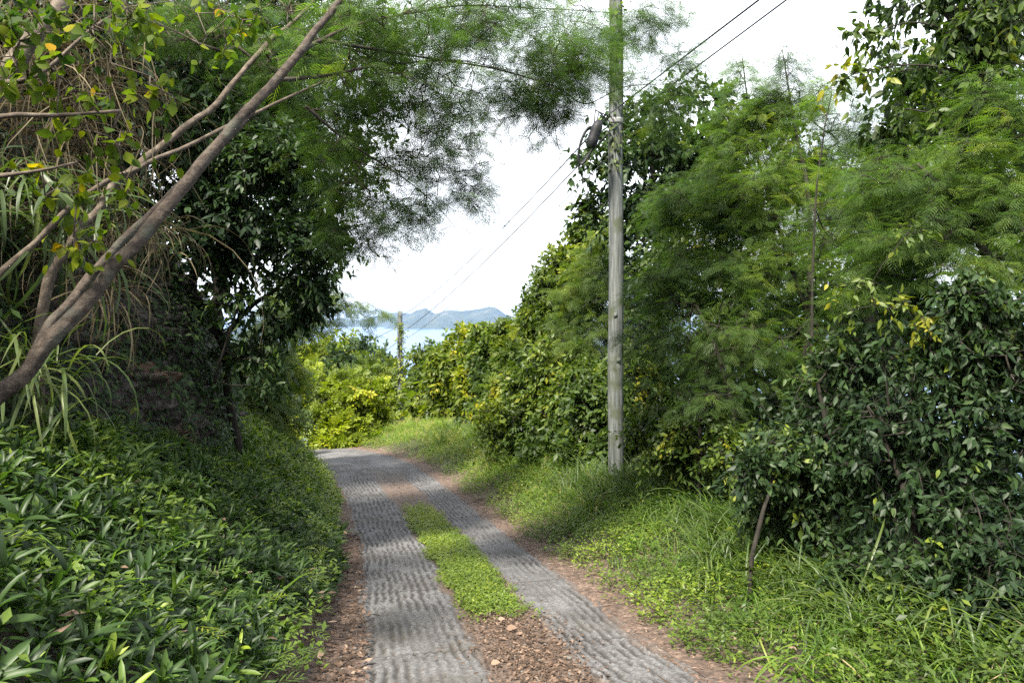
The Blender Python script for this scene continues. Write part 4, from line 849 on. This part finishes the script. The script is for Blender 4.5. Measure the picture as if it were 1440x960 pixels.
x2, y2, s2 = scatter(1300, (-9, -.8), (2.3, 16), lambda x, y, s: ((s < -HW - .1) & (s > -HW - 3.4)) * 1.)
flat('bank_litter', 'dead leaves caught on top of the left bank plants', x2, y2, ground(x2, y2) + .2 + .42 * fbm(x2 * 2.2, y2 * 2.2, s=71) ** 1.3, .075, 'litter', rng.beta(3, 1.5, len(x2)))
# creepers over the rock face
k_ = rng.integers(0, len(cv), 70000); c_ = cv[k_]; m_ = fbm(c_[:, 0] * .9 + 3, c_[:, 1] * .9, c_[:, 2] * 1.1, s=111) > .40 - .05 * (c_[:, 2] > 1.2) - .09 * (c_[:, 2] < .3); c_ = c_[m_] + rng.normal(0, .06, (m_.sum(), 3)) + [.09, -.04, 0]
V, F, t_ = expand(*TPL['leaf2'], c_, frames(np.array([.7, -.2, -.6]) + rng.normal(0, .5, (len(c_), 3)), np.array([.8, -.3, .6]) + rng.normal(0, .25, (len(c_), 3))), .085 * rng.uniform(.5, 1.3, len(c_)), np.clip(rng.normal(.45, .22, len(c_)), 0, 1)); TRI[0] += 2 * len(F)
tag(mesh_obj('rock_creepers', V, F, G['dark'], None, t_), 'dark creeping leaves clinging to the rock face', kind='stuff')
# lighter seedlings and fern sprays scattered over the bank
x, y, s = scatter(1500, (-8, -1), (2.6, 20), lambda x, y, s: ((s < -HW - .3) & (s > -HW - 3.3)) * (.25 + .6 * (vnoise(x * .8, y * .8, s=75) > .55)))
xx, yy = ondisc(x, y, 5, .10); zz = ground(xx, yy) + .25 + .22 * rng.uniform(0, 1, len(xx)) 
az_ = rng.uniform(0, 6.28, len(xx)); d = np.stack([np.cos(az_), np.sin(az_), rng.normal(.35, .3, len(xx))], -1)
V, F, t_ = expand(*TPL['frond_mid'], np.stack([xx, yy, zz], -1), frames(d, np.tile([0, 0, 1.], (len(xx), 1)) + rng.normal(0, .2, (len(xx), 3))), rng.uniform(.10, .19, len(xx)), np.clip(rng.normal(.55, .2, len(xx)), 0, 1)); TRI[0] += 2 * len(F)
tag(mesh_obj('fern_sprays', V, F, G['feather'], None, t_), 'feathery seedlings rising through the left bank plants', kind='stuff')
x, y, s = scatter(900, (-9, -1), (2.6, 22), lambda x, y, s: ((s < -HW - .4) & (s > -HW - 3.4)) * 1.)
blades('grass_stalks', 'long grass blades rising among the left bank plants', x, y, np.full(len(x), .55), .011, 'grass', np.full(len(x), .5), per=3, lift=.1, spread=.4)
# 2. low creeping leaves: centre strip of the road and the right verge
yq = rng.uniform(6.7, 17.5, 15000); sq = .13 + rng.normal(0, .2, len(yq))
dn = sstep(6.75, 8.0, yq + .7 * (vnoise(sq * 6, yq * 2, s=4) - .5)) * (1 - sstep(11.5, 15.5, yq)) * (np.abs(sq - .13) < .34 + .3 * (fbm(yq * 4, sq * 5, s=81) - .45)) * (fbm(yq * 2.6, sq * 5, s=82) > .25 + .2 * sstep(11.5, 15.5, yq) + .3 * (np.abs(sq - .13) > .26) * fbm(yq * 7, sq * 7, s=84))
k = rng.uniform(0, 1, len(yq)) < dn; yq, sq = yq[k], sq[k]; q = road_xyz(sq, yq)
creeping('creeping_weeds', 'low bright green creeping weeds on the centre strip of the road', q[:, 0], q[:, 1], q[:, 2] + .02, .07, .040, 'creeper', .55 + .5 * (fbm(yq, sq * 2, s=83) - .5) + .35 * sstep(11, 14, yq), per=7)
x, y, s = scatter(85000, (-6, 7), (3.3, 26), lambda x, y, s: sstep(HW - .02, HW + .30, s + .35 * (fbm(x * 2.2, y * 2.2, s=86) - .5)) * (1 - sstep(HW + .2 + .2 * y, HW + .9 + .3 * y, s)) * np.clip(1.3 - y * .035, .4, 1) * np.clip(.12 + (fbm(x * 1.6, y * 1.6, s=85) - .36) * 6, .12, 1))
creeping('verge_weeds', 'low leafy weeds covering the right verge', x, y, ground(x, y) + .01, .22, .048, 'creeper', .40 + 1.1 * (fbm(x * 1.1, y * 1.1, s=87) - .5) + .12 * sstep(9, 16, y) - .14 * (1 - sstep(5, 8, y)), per=7)
x, y, s = scatter(9000, (-5, 7), (3.3, 20), lambda x, y, s: sstep(HW + .5, HW + 1.2, s) * (1 - sstep(HW + 2.4, HW + 4, s)) * (fbm(x * 1.3, y * 1.3, s=88) > .48))
creeping('leafy_weeds', 'taller broad-leaved weeds standing in the right verge', x, y, ground(x, y) + .03, .34, .075, 'mid', .45 + .5 * (fbm(x, y, s=92) - .5), per=6, r0=.07)
x, y, s = scatter(2600, (-5, 7), (3.3, 20), lambda x, y, s: sstep(HW + .3, HW + 1.2, s) * (1 - sstep(HW + 2.6, HW + 4, s)))
blades('dry_stalks', 'dry tan stalks among the verge grass', x, y, np.full(len(x), .34), .006, 'dry', np.full(len(x), .75), per=2, spread=.5)
q_ = rng.uniform(0, 1, len(yq)) < .05
blades('strip_grass', 'short grass blades among the weeds of the centre strip', q[q_, 0], q[q_, 1], np.full(q_.sum(), .12), .006, 'grass', np.full(q_.sum(), .6), per=5, lift=.05, spread=.45)
# 3. grasses of the right verge
x, y, s = scatter(42000, (-9, 8), (3.3, 31), lambda x, y, s: sstep(HW + .35, HW + 1.2, s) * (1 - sstep(HW + .2 + .22 * y, HW + .9 + .3 * y, s)) * (.14 + .86 * sstep(.38, .54, fbm(x * .9, y * .9, s=89) + .16 * sstep(9, 15, y) + .06 * (s > HW + 1.5))))
blades('verge_grass', 'bright green grass along the right verge', x, y, .24 + .34 * sstep(HW + .5, HW + 2.0, s) * rng.uniform(.4, 1, len(x)) + .06 * sstep(12, 18, y), .0095, 'grass', .52 + .26 * sstep(9, 14, y) + .4 * (fbm(x, y, s=90) - .5), per=6, spread=.38)
x, y, s = scatter(17000, (-3, 8.5), (3.6, 24), lambda x, y, s: sstep(HW + 1.0, HW + 1.9, s) * (1 - sstep(HW + 3.6, HW + 5, s)) * (fbm(x * .8, y * .8, s=91) > .44))
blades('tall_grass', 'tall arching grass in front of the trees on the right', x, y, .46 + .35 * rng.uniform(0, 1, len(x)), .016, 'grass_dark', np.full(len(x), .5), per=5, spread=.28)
x, y, s = scatter(9000, (-9, -3), (17, 31), lambda x, y, s: ((s < -HW - .1) & (s > -HW - 3)) * 1.)
blades('roadside_grass', 'light green grass on the left road edge at the bend', x, y, np.full(len(x), .32), .014, 'grass', np.full(len(x), .62), per=5)
# underbrush floor beneath the right-hand trees and on the far slopes
x, y, s = scatter(24000, (1, 16), (3.4, 24), lambda x, y, s: sstep(HW + 1.5, HW + 2.6, s) * (1 - sstep(HW + 8, HW + 11, s)))
creeping('underbrush', 'dark leafy underbrush beneath the right-hand trees', x, y, ground(x, y), .40, .085, 'dark', .4 + .6 * (fbm(x, y, s=93) - .5), per=7, r0=.2)
x = rng.uniform(-60, 70, 60000); y = rng.uniform(28, 110, 60000); s, _, _ = road_at(x, y); k = (np.abs(s) > 1.8) & (np.abs(x) < y * .8 + 8); x, y = x[k], y[k]
creeping('hillside_scrub', 'green scrub covering the slopes below the bend', x, y, ground(x, y), 2.2, .55, 'lime', .25 + .8 * (fbm(x * .15, y * .15, s=95) - .5), per=4, r0=.8)
x = rng.uniform(-22, -6, 9000); y = rng.uniform(0, 26, 9000); s, _, _ = road_at(x, y); k = s < -HW - 3.4; x, y = x[k], y[k]
creeping('hillside_thicket', 'dark thicket on the slope above the rock face', x, y, ground(x, y) + .2, 1.4, .17, 'dark', .3 + .6 * (fbm(x * .5, y * .5, s=97) - .5), per=8, r0=.6)
# 4. fallen leaves, needles and stones
x, y, s = scatter(60000, (-8, 4), (3.2, 26), lambda x, y, s: sstep(HW - .3, HW - .02, s + .25 * (fbm(x * 3, y * 3, s=101) - .5)) * (1 - sstep(HW + .15, HW + .5, s)) + .0)
flat('fallen_needles', 'pinkish brown fallen twigs and leaflets along the right road edge', x, y, np.maximum(ground(x, y), ground(x, y)) + .03 * (s < HW), .05, 'litter', rng.beta(3, 1.8, len(x)), 'leaf2', elong=.35)
x, y, s = scatter(24000, (-5, 0), (3.2, 12), lambda x, y, s: sstep(-HW + .12, -HW - .06, s) * 0 + ((s < -HW + .14) & (s > -HW - .75)) * 1.)
flat('fallen_leaves', 'dead brown leaves piled along the left road edge', x, y, ground(x, y) + .035 * (s > -HW), .062, 'litter', rng.beta(1.8, 2.2, len(x)) * 1.0)
yq = np.concatenate([rng.uniform(3.3, 7.15, 5200), rng.uniform(7, 19, 1500)]); sq = .16 + rng.normal(0, .2, len(yq)); q = road_xyz(sq, yq)
flat('leaf_litter', 'dead leaves and crumbs on the bare centre strip', q[:, 0], q[:, 1], q[:, 2] + .02, .042, 'litter', rng.beta(1.8, 2.4, len(yq)))
yq = rng.uniform(3.5, 20, 420); sq = rng.uniform(-1.1, 1.15, len(yq)); q = road_xyz(sq, yq)
flat('road_debris', 'scattered bits of leaf on the concrete', q[:, 0], q[:, 1], q[:, 2] + .035, .035, 'litter', rng.beta(1.5, 3, len(yq)))
x, y, s = scatter(2600, (-6, 4), (3.3, 16), lambda x, y, s: ((np.abs(s) > HW - .25) & (np.abs(s) < HW + .7)) * 1.)
flat('fallen_twigs', 'thin dry twigs fallen along both road edges', x, y, ground(x, y) + .045, .17, 'litter', rng.beta(2, 2, len(x)) * .8, elong=.07)
x, y, s = scatter(5000, (-1, 5), (3.3, 14), lambda x, y, s: ((s > HW + .2) & (s < HW + 1.6)) * 1.)
flat('verge_litter', 'dead leaves lying among the weeds of the right verge', x, y, ground(x, y) + .05, .055, 'litter', rng.beta(2.5, 1.8, len(x)))
G['stone'] = noise_mat('grey_stone', [(.3, (.05, .045, .042)), (.6, (.13, .12, .11)), (.8, (.24, .22, .20))], scale=9, rough=.9, bump=.6)
def rock_mesh(c, r, seed, sub=2):
    import bmesh
    bm = bmesh.new(); bmesh.ops.create_icosphere(bm, subdivisions=sub, radius=1)
    V = np.array([v.co[:] for v in bm.verts]); F = np.array([[v.index for v in f.verts] for f in bm.faces]); bm.free()
    k = .6 + .8 * fbm(V[:, 0] * 1.3 + seed, V[:, 1] * 1.3, V[:, 2] * 1.3, s=seed, o=3); V = V * k[:, None] * np.array([1, .8, .55]) * r
    a_ = seed * 1.7; V = V @ np.array([[math.cos(a_), -math.sin(a_), 0], [math.sin(a_), math.cos(a_), 0], [0, 0, 1]]).T
    return V + c, F
b = Bag()
for i in range(260):
    u = rng.uniform(); 
    if u < .5: yq = rng.uniform(3.4, 6.9); sq = .16 + rng.normal(0, .16)
    else: yq = rng.uniform(3.4, 9); sq = -HW - rng.uniform(-.02, .35)
    q = road_xyz(np.array([sq]), np.array([yq]))[0]; zz = max(q[2] + .02 if abs(sq) < HW else -9, gz(q[0], q[1]))
    V, F = rock_mesh(np.array([q[0], q[1], zz + .004]), rng.uniform(.006, .022), i, 1); b.add(V, F)
tag(b.build('gravel', G['stone']), 'small stones among the litter on the road strip and edge', kind='stuff')
for i, (px, py, r_, lab) in enumerate([(688, 866, .032, 'dark stone at the near end of the weedy centre strip, leftmost'), (716, 872, .036, 'dark stone lying at the near right tip of the centre weeds'), (800, 937, .03, 'dark stone on the bare centre strip near the bottom'), (500, 852, .03, 'stone among dead leaves at the left road edge')]):
    yq = np.interp(py, [700, 750, 850, 960], [16.5, 12.1, 7.5, 5.3]); x_ = (px - 720) / FPX * yq; z_ = (HY - py) / FPX * yq
    s_, zr_, _ = road_at(np.array([x_]), np.array([yq])); z_ = max(float(zr_[0]) + .02, gz(x_, yq))
    V, F = rock_mesh(np.array([x_, yq, z_ + r_ * .2]), r_, i + 500, 2)
    tag(mesh_obj('stone', V, F, G['stone'], None, origin=(x_, yq, z_)), lab, 'stone')
def single_leaf(px, py, size, tint, lab):
    yq = float(np.interp(py, [700, 750, 850, 960], [16.5, 12.1, 7.5, 5.3])); x_ = (px - 720) / FPX * yq
    s_, zr_, _ = road_at(np.array([x_]), np.array([yq])); z_ = max(float(zr_[0]) + .035, gz(x_, yq) + .01) + .015
    V, F, t_ = expand(*TPL['leaf_wide'], np.array([[x_, yq, z_]]), frames(np.array([[.9, -.2, .25]]), np.array([[0., -.5, 1]])), np.array([size]), np.array([tint]))
    tag(mesh_obj('dead_leaf', V, F, G['litter'], None, t_, origin=(x_, yq, z_)), lab, 'leaf')
single_leaf(712, 896, .10, .72, 'curled tan dead leaf on the soil just below the centre weeds')
single_leaf(700, 880, .07, .85, 'pale flat dead leaf at the tip of the centre weeds')
single_leaf(690, 945, .075, .82, 'pale dead leaf on the bare centre strip near the bottom')

# ------------------------------------------------------------------ dry hanging grass on the rock and other clumps
def clump(name, label, c, n_, L, w, mat, tint, outd, spread=.5, r0=.3, curl='blade', elev=.3, tallz=0.0):
    c = np.array(c, float); root = empty(name, c, label, 'grass clump')
    T = c + rng.normal(0, 1, (n_, 3)) * np.array([r0, r0 * .6, r0 * .6 + tallz])
    d = unit(np.array(outd)[None] + rng.normal(0, spread, (n_, 3))); up = np.tile([0, 0, 1.], (n_, 1)) + .3 * rng.normal(size=(n_, 3))
    Ls = L * rng.uniform(.5, 1.2, n_)
    V, F, t_ = expand(*TPL[curl], T, frames(d, up), np.stack([Ls, w * rng.uniform(.6, 1.3, n_) / .035, Ls], -1), np.clip(tint + rng.normal(0, .22, n_), 0, 1)); TRI[0] += 2 * len(F)
    mesh_obj('blades', V, F, G[mat], root, t_)
TPL['hang'] = t_lance(.035, 1.35, 7)
clump('dry_grass_clump', 'tan grass clump hanging from the rock right of the big leaning trunk', P(125, 410, 6.2), 60, .8, .012, 'dry', .6, (.6, -.3, .35), .35, .12, 'hang')
clump('dry_grass_clump', 'curtain of dry straw hanging behind the yellow-green leaves', P(80, 120, 6.5), 520, 1.5, .008, 'dry', .45, (.10, -.12, .1), .22, .30, 'hang', tallz=.35)
clump('dry_grass_clump', 'lower dry straw tangle at the left edge behind the thin branch', P(50, 300, 6.3), 220, .9, .008, 'dry', .42, (.1, -.2, .1), .35, .30, 'hang', tallz=.2)
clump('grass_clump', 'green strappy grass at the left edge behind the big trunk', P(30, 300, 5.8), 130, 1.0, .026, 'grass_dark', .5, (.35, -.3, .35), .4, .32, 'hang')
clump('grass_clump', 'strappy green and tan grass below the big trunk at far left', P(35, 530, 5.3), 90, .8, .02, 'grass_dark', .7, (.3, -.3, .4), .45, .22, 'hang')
clump('grass_clump', 'thin hanging grass on the rock below the crossing branches', P(170, 330, 6.6), 110, .8, .010, 'dry', .5, (.5, -.3, .3), .5, .22, 'hang')
for i, (px, py, d, n_, L, lab) in enumerate([(1205, 905, 5.9, 70, .85, 'big arching grass clump in the shade below the dark thicket'), (1330, 930, 5.2, 55, .65, 'arching grass clump at the bottom right edge'), (980, 720, 9.8, 80, .75, 'grass clump right of the near pole at the tree line'),
      (905, 690, 11.8, 70, .6, 'grass clump growing beside the foot of the near pole'), (835, 690, 11.7, 70, .6, 'pale grass clump left of the near pole foot'), (1010, 770, 7.9, 60, .6, 'grass clump left of the short leaning stem'), (1130, 945, 5.1, 40, .42, 'bright grass tuft at the bottom of the verge')]):
    q = P(px, py, d); q[2] = gz(q[0], q[1]); clump('grass_clump', lab, q, n_, L * 1.25, .015, 'grass' if i in (3, 4, 6) else 'grass_dark', .55, (0, -.1, 1.0), .42, .09, 'hang')
print('TRIS', TRI[0])
